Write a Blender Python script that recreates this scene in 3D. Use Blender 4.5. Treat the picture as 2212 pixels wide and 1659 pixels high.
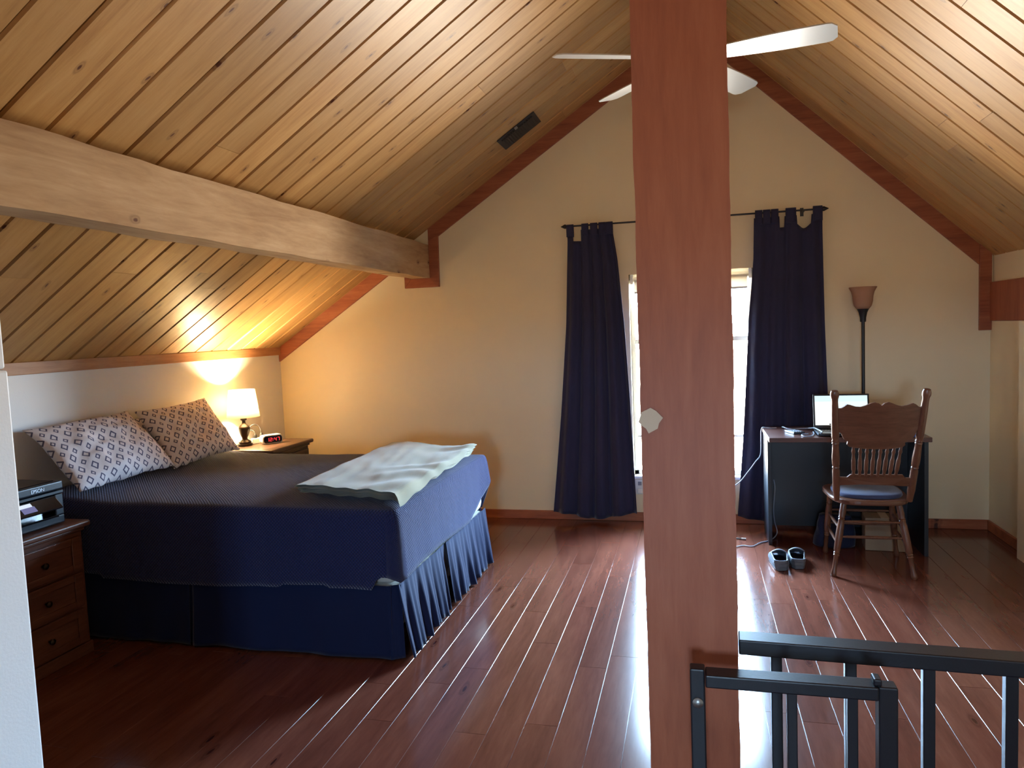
import bpy, bmesh, math, random
from mathutils import Vector, Matrix, noise
random.seed(7)
scene = bpy.context.scene
for o in list(bpy.data.objects): bpy.data.objects.remove(o, do_unlink=True)
COL = scene.collection
PI = math.pi

# ------------------------------------------------------------------ camera
# frame 2212 x 1659, focal length 1561.5 px
YAW, PITCH, ROLL, EYE = 0.2481, 0.07377, 0.04091, 1.55
fwd = Vector((-math.sin(YAW)*math.cos(PITCH), math.cos(YAW)*math.cos(PITCH), -math.sin(PITCH)))
rt0 = Vector((math.cos(YAW), math.sin(YAW), 0)); dn0 = fwd.cross(rt0)
rt = math.cos(ROLL)*rt0 + math.sin(ROLL)*dn0
dn = -math.sin(ROLL)*rt0 + math.cos(ROLL)*dn0
cam = bpy.data.cameras.new('camera'); cam.sensor_fit = 'HORIZONTAL'; cam.sensor_width = 36.0
cam.lens = 1561.5/2212*36.0; cam.clip_start = 0.05; cam.clip_end = 200
camo = bpy.data.objects.new('camera', cam); COL.objects.link(camo)
m = Matrix((( rt.x,-dn.x,-fwd.x,0),(rt.y,-dn.y,-fwd.y,0),(rt.z,-dn.z,-fwd.z,EYE),(0,0,0,1)))
camo.matrix_world = m
scene.camera = camo

# ------------------------------------------------------------------ light
WORLD_STRENGTH = 48.0
w = bpy.data.worlds.new('sky'); scene.world = w; w.use_nodes = True
bg = w.node_tree.nodes['Background']; bg.inputs[1].default_value = WORLD_STRENGTH
# overcast-bright sky above, sunlit ground below the horizon
_tc = w.node_tree.nodes.new('ShaderNodeTexCoord'); _sp = w.node_tree.nodes.new('ShaderNodeSeparateXYZ'); _cr = w.node_tree.nodes.new('ShaderNodeValToRGB'); _ma = w.node_tree.nodes.new('ShaderNodeMath')
w.node_tree.links.new(_tc.outputs['Generated'], _sp.inputs[0]); _ma.operation = 'MULTIPLY_ADD'; _ma.inputs[1].default_value = .5; _ma.inputs[2].default_value = .5
w.node_tree.links.new(_sp.outputs[2], _ma.inputs[0]); w.node_tree.links.new(_ma.outputs[0], _cr.inputs[0]); w.node_tree.links.new(_cr.outputs[0], bg.inputs[0])
_cr.color_ramp.elements[0].position = .49; _cr.color_ramp.elements[0].color = (.38, .34, .28, 1)
_cr.color_ramp.elements[1].position = .51; _cr.color_ramp.elements[1].color = (.44, .70, 1.0, 1)
vs = scene.view_settings
vs.view_transform = 'Standard'; vs.look = 'None'; vs.gamma = 1.0; vs.use_curve_mapping = False
vs.exposure = 1.5
LAMP_POWER = 36.0
def portal(name, loc, rot, sx, sy):
    l = bpy.data.lights.new(name, 'AREA'); l.shape = 'RECTANGLE'; l.size = sx; l.size_y = sy
    l.cycles.is_portal = True
    o = bpy.data.objects.new(name, l); COL.objects.link(o); o.location = loc; o.rotation_euler = rot
    return o
# openings that admit the sky: the gable window in view and an added one behind the camera
WIN = (-0.48, 0.44, 0.36, 1.945)        # x0,x1,z0,z1 in the far gable
FILL_WIN = (-0.30, 0.30, 1.15, 1.75)         # unseen window added in the near gable to light post and far wall
FARY, NEARY = 5.72, -2.6
portal('portal_far', ((WIN[0]+WIN[1])/2, FARY+0.16, (WIN[2]+WIN[3])/2), (-PI/2, 0, 0), WIN[1]-WIN[0], WIN[3]-WIN[2])
portal('portal_near', ((FILL_WIN[0]+FILL_WIN[1])/2, NEARY-0.16, (FILL_WIN[2]+FILL_WIN[3])/2), (PI/2, 0, 0), FILL_WIN[1]-FILL_WIN[0], FILL_WIN[3]-FILL_WIN[2])

# ------------------------------------------------------------------ helpers
class MB:
    def __init__(s): s.v = []; s.f = []; s.uv = {}
    def add(s, vs, fs):
        b = len(s.v); s.v += [tuple(p) for p in vs]; s.f += [tuple(i+b for i in f) for f in fs]; return s
    def box(s, x0, x1, y0, y1, z0, z1):
        return s.add([(x0,y0,z0),(x1,y0,z0),(x1,y1,z0),(x0,y1,z0),(x0,y0,z1),(x1,y0,z1),(x1,y1,z1),(x0,y1,z1)],
                     [(0,3,2,1),(4,5,6,7),(0,1,5,4),(1,2,6,5),(2,3,7,6),(3,0,4,7)])
    def prism(s, poly, axis, a0, a1):
        # poly: list of (p,q); axis 'x': (y,z), 'y': (x,z), 'z': (x,y)
        n = len(poly)
        def P(p, q, a): return {'x': (a,p,q), 'y': (p,a,q), 'z': (p,q,a)}[axis]
        vs = [P(p,q,a0) for p,q in poly] + [P(p,q,a1) for p,q in poly]
        fs = [tuple(range(n)), tuple(range(2*n-1, n-1, -1))] + [(i, i+n, (i+1)%n+n, (i+1)%n) for i in range(n)]
        return s.add(vs, fs)
    def lathe(s, prof, p0=(0,0,0), axis=(0,0,1), n=16, caps=True):
        # prof: (r, h) pairs along axis from p0
        a = Vector(axis).normalized(); p0 = Vector(p0)
        t = Vector((1,0,0)) if abs(a.x) < 0.9 else Vector((0,1,0))
        u = a.cross(t).normalized(); v = a.cross(u)
        vs = []; fs = []
        for r, h in prof:
            for k in range(n):
                th = 2*PI*k/n
                vs.append(p0 + a*h + (u*math.cos(th) + v*math.sin(th))*max(r, 1e-4))
        for j in range(len(prof)-1):
            for k in range(n):
                k2 = (k+1) % n
                fs.append((j*n+k, j*n+k2, (j+1)*n+k2, (j+1)*n+k))
        if caps:
            fs.append(tuple(range(n-1, -1, -1))); fs.append(tuple((len(prof)-1)*n+k for k in range(n)))
        return s.add(vs, fs)
    def cyl(s, p0, p1, r0, r1=None, n=12):
        p0 = Vector(p0); p1 = Vector(p1); L = (p1-p0).length
        return s.lathe([(r0,0),(r1 if r1 is not None else r0, L)], p0, p1-p0, n)
    def turned(s, p0, p1, prof, n=12):
        # prof of (r, fraction of length)
        p0 = Vector(p0); p1 = Vector(p1); L = (p1-p0).length
        return s.lathe([(r, f*L) for r, f in prof], p0, p1-p0, n)
    def tube(s, pts, r, n=8, smooth=6):
        P = [Vector(p) for p in pts]
        if smooth and len(P) > 2:
            Q = []
            for i in range(len(P)-1):
                a = P[max(i-1,0)]; b = P[i]; c = P[i+1]; d = P[min(i+2,len(P)-1)]
                for k in range(smooth):
                    t = k/smooth
                    Q.append(0.5*((2*b)+(c-a)*t+(2*a-5*b+4*c-d)*t*t+(3*b-a-3*c+d)*t**3))
            Q.append(P[-1]); P = Q
        vs = []; fs = []; u = None
        for i, p in enumerate(P):
            tg = (P[min(i+1,len(P)-1)]-P[max(i-1,0)]).normalized()
            if u is None:
                u = tg.cross(Vector((0,0,1)) if abs(tg.z) < .9 else Vector((1,0,0))).normalized()
            else:
                u = (u - tg*u.dot(tg)).normalized()
            v = tg.cross(u)
            for k in range(n):
                th = 2*PI*k/n; vs.append(p + (u*math.cos(th)+v*math.sin(th))*r)
        for j in range(len(P)-1):
            for k in range(n):
                k2 = (k+1)%n; fs.append((j*n+k, j*n+k2, (j+1)*n+k2, (j+1)*n+k))
        fs.append(tuple(range(n-1,-1,-1))); fs.append(tuple((len(P)-1)*n+k for k in range(n)))
        return s.add(vs, fs)
    def grid(s, fn, nu, nv, closed_u=False):
        vs = [fn(i/nu, j/nv) for j in range(nv+1) for i in range(nu + (0 if closed_u else 1))]
        W = nu + (0 if closed_u else 1); fs = []
        for j in range(nv):
            for i in range(nu):
                i2 = (i+1) % W
                fs.append((j*W+i, j*W+i2, (j+1)*W+i2, (j+1)*W+i))
        return s.add(vs, fs)
    def build(s, name, mat, parent=None, smooth=False, bevel=0, seg=2, solid=0, subsurf=0, loc=None, weld=False, angle=None):
        me = bpy.data.meshes.new(name); me.from_pydata(s.v, [], s.f); 
        bm = bmesh.new(); bm.from_mesh(me)
        if weld: bmesh.ops.remove_doubles(bm, verts=bm.verts, dist=1e-4)
        bmesh.ops.recalc_face_normals(bm, faces=bm.faces); bm.to_mesh(me); bm.free()
        me.materials.append(mat)
        if smooth:
            for p in me.polygons: p.use_smooth = True
        o = bpy.data.objects.new(name, me); COL.objects.link(o)
        if angle:
            for p in me.polygons: p.use_smooth = True
            e = set()
            me.set_sharp_from_angle(angle=math.radians(angle))
        if parent: o.parent = parent
        if loc is not None: o.location = loc
        if bevel:
            b = o.modifiers.new('bevel', 'BEVEL'); b.width = bevel; b.segments = seg; b.limit_method = 'ANGLE'; b.angle_limit = math.radians(35)
        if solid:
            b = o.modifiers.new('solid', 'SOLIDIFY'); b.thickness = solid; b.offset = 0
        if subsurf:
            b = o.modifiers.new('sub', 'SUBSURF'); b.levels = subsurf; b.render_levels = subsurf
        return o
def tag(o, label=None, cat=None, group=None, kind=None):
    if label: o['label'] = label
    if cat: o['category'] = cat
    if group: o['group'] = group
    if kind: o['kind'] = kind
    return o
def thing(name, label, cat, loc=(0,0,0), rz=0, group=None):
    o = bpy.data.objects.new(name, None); COL.objects.link(o); o.empty_display_size = 0.1
    o.location = loc; o.rotation_euler = (0,0,rz); return tag(o, label, cat, group)
def B(*a): return MB().box(*a)
def nz(x, y, z=0, s=1): return noise.noise(Vector((x*s, y*s, z*s)))
def on_plane(u, v, z):
    d = rt*((u-1106)/1561.5) + dn*((v-829.5)/1561.5) + fwd
    t = (z-EYE)/d.z; return Vector((d.x*t, d.y*t, z))

# ------------------------------------------------------------------ materials
def srgb(r, g, b):
    f = lambda c: (c/255/12.92) if c/255 <= .04045 else ((c/255+.055)/1.055)**2.4
    return (f(r), f(g), f(b), 1)
class NT:
    def __init__(s, name):
        s.m = bpy.data.materials.new(name); s.m.use_nodes = True; s.t = s.m.node_tree; s.n = s.t.nodes
        s.p = s.n['Principled BSDF']; s.out = s.n['Material Output']
    def add(s, typ, **kw):
        n = s.n.new(typ)
        for k, v in kw.items(): setattr(n, k, v)
        return n
    def link(s, a, b): s.t.links.new(a, b)
    def val(s, sock, v):
        if hasattr(v, 'links') or isinstance(v, bpy.types.NodeSocket): s.link(v, sock)
        else: sock.default_value = v
    def math(s, op, a, b=None, c=None):
        n = s.add('ShaderNodeMath', operation=op); s.val(n.inputs[0], a)
        if b is not None: s.val(n.inputs[1], b)
        if c is not None: s.val(n.inputs[2], c)
        return n.outputs[0]
    def mix(s, fac, a, b, typ='MIX'):
        n = s.add('ShaderNodeMix', data_type='RGBA', blend_type=typ); s.val(n.inputs[0], fac); s.val(n.inputs[6], a); s.val(n.inputs[7], b); return n.outputs[2]
    def ramp(s, fac, stops):
        n = s.add('ShaderNodeValToRGB'); s.link(fac, n.inputs[0]); el = n.color_ramp.elements
        while len(el) < len(stops): el.new(.5)
        for e, (p, c) in zip(el, stops): e.position = p; e.color = c if len(c) == 4 else (*c, 1)
        return n.outputs[0]
    def coord(s, scale=(1,1,1), loc=(0,0,0), rot=(0,0,0), kind='Object', rnd=False):
        tc = s.add('ShaderNodeTexCoord'); o = tc.outputs[kind]
        if rnd:
            oi = s.add('ShaderNodeObjectInfo'); cx = s.add('ShaderNodeVectorMath', operation='MULTIPLY_ADD')
            cb = s.add('ShaderNodeCombineXYZ'); 
            s.link(oi.outputs['Random'], cb.inputs[0]); s.link(oi.outputs['Random'], cb.inputs[1]); s.link(oi.outputs['Random'], cb.inputs[2])
            s.link(cb.outputs[0], cx.inputs[0]); cx.inputs[1].default_value = (37, 91, 53); s.link(o, cx.inputs[2]); o = cx.outputs[0]
        mp = s.add('ShaderNodeMapping'); s.link(o, mp.inputs[0]); mp.inputs[1].default_value = loc; mp.inputs[2].default_value = rot; mp.inputs[3].default_value = scale
        return mp.outputs[0]
    def noise(s, vec, scale=5, detail=3, rough=.5, dist=0):
        n = s.add('ShaderNodeTexNoise'); s.link(vec, n.inputs['Vector']); n.inputs['Scale'].default_value = scale; n.inputs['Detail'].default_value = detail
        n.inputs['Roughness'].default_value = rough; n.inputs['Distortion'].default_value = dist; return n.outputs['Fac']
    def bump(s, h, strength=.2, dist=.01):
        n = s.add('ShaderNodeBump'); n.inputs['Strength'].default_value = strength; n.inputs['Distance'].default_value = dist; s.link(h, n.inputs['Height']); s.link(n.outputs[0], s.p.inputs['Normal'])
    def set(s, **kw):
        for k, v in kw.items(): s.val(s.p.inputs[k.replace('_', ' ')], v)
        return s
def plain(name, col, rough=.5, metal=0, bump=0, bscale=60, spec=.5, **kw):
    t = NT(name); t.set(Base_Color=col, Roughness=rough, Metallic=metal)
    t.p.inputs['Specular IOR Level'].default_value = spec
    if bump: t.bump(t.noise(t.coord(), bscale, 3), bump, .004)
    for k, v in kw.items(): t.val(t.p.inputs[k.replace('_', ' ')], v)
    return t.m
def emis(name, col, strength):
    t = NT(name); t.set(Base_Color=(0,0,0,1), Emission_Color=col, Emission_Strength=strength, Roughness=.4); return t.m

def wood(name, base, dark, light, along='X', stretch=14, scale=5, knots=0, rough=.5, rnd=True, bump=.15, tint=.25, coat=0, knotcol=None, spec=.5, kscale=(2.2, 5.0), kplane='XY'):
    t = NT(name)
    sc = {'X': (1, stretch, stretch), 'Y': (stretch, 1, stretch), 'Z': (stretch, stretch, 1)}[along]
    v = t.coord(scale=sc, rnd=rnd)
    g1 = t.noise(v, scale*.35, 5, .6, .6); g2 = t.noise(v, scale*1.8, 4, .65, .3)
    f = t.math('ADD', t.math('MULTIPLY', g1, .65), t.math('MULTIPLY', g2, .35))
    col = t.ramp(f, [(.28, dark), (.5, base), (.72, light)])
    oi = t.add('ShaderNodeObjectInfo')
    if tint:
        br = t.math('ADD', t.math('MULTIPLY', oi.outputs['Random'], tint*2), 1-tint)
        hs = t.add('ShaderNodeHueSaturation'); t.link(col, hs.inputs['Color']); t.link(br, hs.inputs['Value']); hs.inputs['Saturation'].default_value = 1; col = hs.outputs[0]
    h = f
    if knots:
        ks = {'X': (kscale[0], kscale[1], kscale[1]), 'Y': (kscale[1], kscale[0], kscale[1]), 'Z': (kscale[1], kscale[1], kscale[0])}[along]
        kv = t.coord(scale=ks, rnd=rnd)
        if kplane != 'XY':
            sx_ = t.add('ShaderNodeSeparateXYZ'); cx_ = t.add('ShaderNodeCombineXYZ'); t.link(kv, sx_.inputs[0])
            t.link(sx_.outputs['XYZ'.index(kplane[0])], cx_.inputs[0]); t.link(sx_.outputs['XYZ'.index(kplane[1])], cx_.inputs[1]); kv = cx_.outputs[0]
        dn_ = t.add('ShaderNodeTexNoise'); t.link(kv, dn_.inputs['Vector']); dn_.inputs['Scale'].default_value = 3
        va = t.add('ShaderNodeVectorMath', operation='MULTIPLY_ADD'); t.link(dn_.outputs['Color'], va.inputs[0]); va.inputs[1].default_value = (.12,.12,.12); t.link(kv, va.inputs[2])
        vo = t.add('ShaderNodeTexVoronoi', voronoi_dimensions='2D'); t.link(va.outputs[0], vo.inputs['Vector']); vo.inputs['Scale'].default_value = 1.0
        d = vo.outputs['Distance']
        core = t.math('SUBTRACT', 1, t.math('SMOOTH_MIN', t.math('MULTIPLY', d, 1/ .09), 1, .3))
        core = t.math('MAXIMUM', core, 0)
        sepc = t.add('ShaderNodeSeparateColor'); t.link(vo.outputs['Color'], sepc.inputs[0])
        gate = t.math('LESS_THAN', sepc.outputs[0], knots)
        ring = t.math('MULTIPLY', t.math('SINE', t.math('MULTIPLY', d, 110)), .5)
        kk = t.math('MULTIPLY', t.math('MULTIPLY', core, gate), t.math('ADD', ring, 1.0))
        kk = t.math('MINIMUM', kk, 1)
        col = t.mix(kk, col, knotcol or (dark[0]*.35, dark[1]*.3, dark[2]*.3, 1))
    t.set(Base_Color=col, Roughness=rough)
    t.p.inputs['Specular IOR Level'].default_value = spec
    if coat: t.p.inputs['Coat Weight'].default_value = coat; t.p.inputs['Coat Roughness'].default_value = .08
    if bump: t.bump(h, bump, .004)
    return t.m

M = {}
def wallmat(name, col):
    t = NT(name)
    v = t.coord()
    n = t.noise(v, 1.2, 3)
    c = t.mix(t.math('MULTIPLY', n, .25), col, (col[0]*.88, col[1]*.86, col[2]*.82, 1))
    t.set(Base_Color=c, Roughness=.42); t.p.inputs['Specular IOR Level'].default_value = .35
    t.bump(t.noise(v, 140, 3), .12, .003); return t.m
M['wall'] = wallmat('cream_wall_paint', srgb(238, 222, 188))
M['wall_white'] = wallmat('off_white_paint', srgb(236, 236, 234))
M['ceil'] = wood('knotty_pine_ceiling', srgb(180, 138, 84), srgb(156, 111, 61), srgb(194, 154, 101), 'X', 12, 4, knots=.55, rough=.42, tint=.16, knotcol=srgb(92, 50, 26), kscale=(2.3, 6.0))
M['gap'] = plain('dark_gap', srgb(52, 26, 14), .9)
M['beam'] = wood('rough_sawn_beam', srgb(180, 148, 110), srgb(146, 108, 74), srgb(204, 174, 138), 'Y', 8, 3, knots=.6, rough=.75, bump=.5, tint=0, knotcol=srgb(96, 56, 38), kscale=(2.6, 4.2), kplane='YZ')
M['post'] = wood('stained_post', srgb(156, 84, 55), srgb(136, 68, 43), srgb(168, 98, 68), 'Z', 9, 5, knots=.25, rough=.55, bump=.35, tint=0, knotcol=srgb(78, 38, 30), kscale=(2.2, 3), kplane='ZX')
M['trim'] = wood('redwood_trim', srgb(158, 88, 54), srgb(122, 60, 36), srgb(178, 108, 70), 'X', 10, 5, knots=.25, rough=.5, bump=.15, tint=.08)
M['trim_pine'] = wood('pine_trim', srgb(176, 124, 82), srgb(146, 96, 58), srgb(192, 144, 100), 'Y', 10, 5, knots=.4, rough=.5, bump=.15, tint=0, kplane='YZ')
M['floor'] = wood('glossy_red_laminate', srgb(106, 60, 46), srgb(84, 44, 33), srgb(122, 74, 57), 'Y', 8, 3.0, knots=.18, rough=.16, bump=0, tint=.06, knotcol=srgb(60, 24, 18), kscale=(1.4, 5), spec=.55)
M['subfloor'] = plain('subfloor', srgb(70, 34, 24), .6)
M['white_vinyl'] = plain('white_vinyl', srgb(235, 235, 230), .4)
M['black_metal'] = plain('black_powder_coat', srgb(20, 20, 28), .36, 0, .05, 200)
M['silver'] = plain('brushed_nickel_paint', srgb(196, 200, 204), .32, .75)
M['bolt'] = plain('steel_bolt', srgb(150, 150, 150), .35, .9)

def fabric(name, col, rough=.85, sheen=.3, weave=900, bs=.25, col2=None, ns=3):
    t = NT(name); v = t.coord()
    n = t.noise(v, ns, 3)
    c = t.mix(n, col, col2 or (col[0]*.8, col[1]*.8, col[2]*.8, 1))
    t.set(Base_Color=c, Roughness=rough); t.p.inputs['Sheen Weight'].default_value = sheen; t.p.inputs['Sheen Roughness'].default_value = .4
    t.p.inputs['Specular IOR Level'].default_value = .2
    t.bump(t.noise(v, weave, 2), bs, .002); return t.m
M['curtain'] = fabric('navy_curtain', srgb(50, 51, 80), .8, .4, 600, .15)
M['navy_skirt'] = fabric('navy_cotton', srgb(21, 33, 70), .85, .25, 700, .2)
M['sheet'] = fabric('white_sheet', srgb(226, 224, 216), .85, .1, 500, .2)
M['throw'] = fabric('sage_beige_fleece', srgb(172, 168, 140), .95, .4, 400, .4)
M['cushion'] = fabric('blue_grey_cushion', srgb(70, 78, 112), .9, .3, 500, .3)
def bedspread_mat():
    t = NT('navy_waffle_coverlet'); tc = t.add('ShaderNodeTexCoord')
    mp = t.add('ShaderNodeMapping'); t.link(tc.outputs['UV'], mp.inputs[0]); mp.inputs[3].default_value = (1,1,1)
    sp = t.add('ShaderNodeSeparateXYZ'); t.link(mp.outputs[0], sp.inputs[0])
    k = 2*PI/.017
    a = t.math('SINE', t.math('MULTIPLY', sp.outputs[0], k)); b = t.math('SINE', t.math('MULTIPLY', sp.outputs[1], k))
    h = t.math('ADD', t.math('MULTIPLY', t.math('MULTIPLY', a, b), .5), .5)
    n = t.noise(t.coord(), 4, 3)
    c = t.mix(h, srgb(24, 29, 62), srgb(40, 52, 108)); c = t.mix(t.math('MULTIPLY', n, .3), c, srgb(24, 25, 50))
    t.set(Base_Color=c, Roughness=.9); t.p.inputs['Sheen Weight'].default_value = .25; t.p.inputs['Specular IOR Level'].default_value = .15
    t.bump(h, .7, .006); return t.m
M['bedspread'] = bedspread_mat()
def pillow_mat():
    t = NT('diamond_print_pillowcase'); tc = t.add('ShaderNodeTexCoord'); sp = t.add('ShaderNodeSeparateXYZ'); t.link(tc.outputs['UV'], sp.inputs[0])
    cell = .078
    def shape(ox, oy, r, th):
        # rounded lozenge outline in a cell of size cell
        fx = t.math('SUBTRACT', t.math('FRACT', t.math('ADD', t.math('DIVIDE', sp.outputs[0], cell), ox)), .5)
        fy = t.math('SUBTRACT', t.math('FRACT', t.math('ADD', t.math('DIVIDE', sp.outputs[1], cell), oy)), .5)
        d = t.math('ADD', t.math('ABSOLUTE', fx), t.math('MULTIPLY', t.math('ABSOLUTE', fy), .85))
        return t.math('LESS_THAN', t.math('ABSOLUTE', t.math('SUBTRACT', d, r)), th)
    s = t.math('MAXIMUM', shape(0, 0, .23, .06), shape(.5, .5, .15, .05))
    base = t.mix(t.noise(t.coord(), 6, 3), srgb(240, 232, 232), srgb(224, 216, 220))
    t.set(Base_Color=t.mix(s, base, srgb(100, 98, 120)), Roughness=.9); t.p.inputs['Specular IOR Level'].default_value = .15
    t.bump(t.noise(t.coord(), 14, 4), .35, .02); return t.m
M['pillow'] = pillow_mat()
M['dark_wood'] = wood('espresso_wood', srgb(74, 50, 36), srgb(46, 30, 22), srgb(96, 66, 48), 'Y', 10, 4, rough=.35, bump=.08, tint=0)
M['ns_wood'] = wood('brown_nightstand_wood', srgb(104, 62, 44), srgb(70, 40, 28), srgb(128, 82, 60), 'Y', 10, 4, rough=.4, bump=.08, tint=0)
M['oak'] = wood('varnished_oak', srgb(106, 68, 50), srgb(80, 48, 34), srgb(124, 82, 62), 'Z', 9, 7, rough=.28, bump=.08, tint=0)
M['oak_h'] = wood('varnished_oak_flat', srgb(106, 68, 50), srgb(80, 48, 34), srgb(124, 82, 62), 'X', 9, 7, rough=.3, bump=.08, tint=0)
M['desk_top'] = wood('mahogany_laminate', srgb(84, 52, 44), srgb(58, 34, 30), srgb(104, 68, 58), 'X', 9, 5, rough=.3, bump=.02, tint=0)
M['desk_black'] = plain('black_laminate', srgb(34, 38, 46), .3)
M['black_plastic'] = plain('black_plastic', srgb(30, 34, 42), .35)
M['black_gloss'] = plain('glossy_black_plastic', srgb(16, 16, 20), .12)
M['grey_plastic'] = plain('grey_plastic', srgb(130, 136, 146), .4)
M['white_plastic'] = plain('white_plastic', srgb(228, 226, 218), .35)
M['grey_cable'] = plain('grey_cable', srgb(150, 160, 178), .45)
M['dark_cable'] = plain('dark_cable', srgb(36, 32, 30), .5)
M['clog'] = plain('slate_foam_clog', srgb(96, 104, 116), .6, 0, .1, 80)
M['clog_in'] = plain('dark_foam_footbed', srgb(40, 44, 62), .7)
M['cardboard'] = plain('cardboard', srgb(150, 126, 104), .85, 0, .1, 40)
M['bag'] = fabric('dark_navy_bag', srgb(36, 40, 66), .8, .2, 300, .3)
M['bronze'] = plain('dark_bronze', srgb(44, 32, 24), .3, .7)
M['paper'] = plain('torn_tan_paper', srgb(206, 186, 164), .9, 0, .2, 30)
M['vent'] = plain('black_vent_metal', srgb(34, 34, 38), .5, .2)
M['blue'] = plain('blue_plastic', srgb(60, 110, 200), .35)
def glass_mat():
    t = NT('window_glass'); tr = t.add('ShaderNodeBsdfTransparent'); gl = t.add('ShaderNodeBsdfGlossy'); gl.inputs['Roughness'].default_value = .02
    mx = t.add('ShaderNodeMixShader'); fr = t.add('ShaderNodeFresnel'); fr.inputs[0].default_value = 1.2
    t.link(fr.outputs[0], mx.inputs[0]); t.link(tr.outputs[0], mx.inputs[1]); t.link(gl.outputs[0], mx.inputs[2]); t.link(mx.outputs[0], t.out.inputs[0]); return t.m
M['glass'] = glass_mat()
def translucent(name, col, amt=.5):
    t = NT(name); d = t.add('ShaderNodeBsdfDiffuse'); d.inputs[0].default_value = col; tr = t.add('ShaderNodeBsdfTranslucent'); tr.inputs[0].default_value = col
    mx = t.add('ShaderNodeMixShader'); mx.inputs[0].default_value = amt
    t.link(d.outputs[0], mx.inputs[1]); t.link(tr.outputs[0], mx.inputs[2]); t.link(mx.outputs[0], t.out.inputs[0]); return t.m
M['shade'] = translucent('white_lamp_shade', srgb(250, 238, 214), .6)
M['frost'] = translucent('amber_frosted_glass', srgb(206, 168, 144), .4)
M['roller'] = translucent('roller_shade_cloth', srgb(220, 212, 196), .25)

# ------------------------------------------------------------------ room shell
XL, XR = -3.56, 2.01
def cz(x): return min(3.771+.645*x, 3.85-.951*x)
XA = (3.85-3.771)/(.645+.951); ZA = cz(XA)
fl = B(XL-.2, XR+.2, NEARY-.2, FARY+.15, -.12, -.012).build('floor', M['subfloor']); tag(fl, 'glossy reddish brown laminate plank floor', 'floor', kind='structure')
PW = .1316; P0 = .375
k0 = int(math.floor((XL-P0)/PW)); k1 = int(math.ceil((XR-P0)/PW))
def floor_plank(x0, x1, y0, y1):
    w_ = (x1-x0); L = y1-y0; g = .0004; c = .0011; t = .011
    prof = [(-w_/2+g, -t), (w_/2-g, -t), (w_/2-g, -c), (w_/2-g-c, 0), (-w_/2+g+c, 0), (-w_/2+g, -c)]
    b = MB(); n = 6
    ya, yb = -L/2+.0004, L/2-.0004
    vs_ = [(p, ya if q < -.001 else ya+.0008, q) for p, q in prof] + [(p, yb if q < -.001 else yb-.0008, q) for p, q in prof]
    b.add(vs_, [tuple(range(n)), tuple(range(2*n-1, n-1, -1))] + [(i, i+n, (i+1)%n+n, (i+1)%n) for i in range(n)])
    return b.build('floor_plank', M['floor'], fl, loc=((x0+x1)/2, (y0+y1)/2, 0))
YF0 = 1.0
for k in range(k0, k1):
    x0 = max(P0+k*PW, XL); x1 = min(P0+(k+1)*PW, XR)
    if x1-x0 < .01: continue
    y = YF0 - random.uniform(0, .9)
    first = True
    while y < FARY-.02:
        L = 1.22; y1 = min(y+L, FARY)
        ys = max(y, YF0) if first else y
        if FARY-y1 < .15: y1 = FARY
        if y1-ys > .05: floor_plank(x0, x1, ys, y1)
        y = y1; first = False
# floor behind the camera, one piece
B(XL, XR, NEARY, YF0, -.011, 0).build('floor_area', M['floor'], fl)

# ceiling: two plank-clad slopes
t_ = .1
def slab(xa, xb):
    return [(xa, cz(xa)+.022), (xb, cz(xb)+.022), (xb, cz(xb)+.022+t_), (xa, cz(xa)+.022+t_)]
cb = MB().prism(slab(XL-.25, XA), 'y', NEARY-.2, FARY+.15).prism([(XA, ZA+.022), (XR+.25, 3.85-.951*(XR+.25)+.022), (XR+.25, 3.85-.951*(XR+.25)+.12), (XA, ZA+.122)], 'y', NEARY-.2, FARY+.15)
ceil = cb.build('ceiling', M['gap']); tag(ceil, 'sloped attic ceiling clad with knotty pine planks', 'ceiling', kind='structure')
def ceil_plank(side, xa, xb, ya, yb):
    # from eave end xa to ridge end xb
    if side < 0: e = Vector((1, 0, .645)).normalized(); yv = Vector((0, 1, 0))
    else: e = Vector((-1, 0, .951)).normalized(); yv = Vector((0, -1, 0))
    zv = e.cross(yv); pa = Vector((xa, (ya+yb)/2, (3.771+.645*xa) if side < 0 else (3.85-.951*xa)))
    L = abs(xb-xa)/abs(e.x); w_ = yb-ya; g = .0022; c = .008; t = .018
    dj = random.uniform(0, .0025)
    prof = [(-w_/2+g, t), (w_/2-g, t), (w_/2-g, c), (w_/2-g-c, 0), (-w_/2+g+c, 0), (-w_/2+g, c)]
    b = MB(); n = 6; x0, x1 = .0008, L-.0008
    b.add([(x0, p, q) for p, q in prof]+[(x1, p, q) for p, q in prof], [tuple(range(n)), tuple(range(2*n-1, n-1, -1))]+[(i, i+n, (i+1)%n+n, (i+1)%n) for i in range(n)])
    o = b.build('ceiling_plank', M['ceil'], ceil)
    mm = Matrix(((e.x, yv.x, zv.x, pa.x), (e.y, yv.y, zv.y, pa.y), (e.z, yv.z, zv.z, pa.z), (0,0,0,1)))
    o.matrix_local = mm @ Matrix.Translation((0, 0, dj))
CP = .185; C0 = 3.47
KJ = {-3: [-2.07], -1: [-2.69], 1: [-2.80], 2: [-2.92], -5: [-2.94], 4: [-1.2], -6: [-.9], 6: [-2.3], 8: [-.75], 3: [-2.55]}
KR = {3: [1.418], 6: [1.443], 9: [1.354], 1: [.8], -1: [1.1], 4: [.5]}
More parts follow.
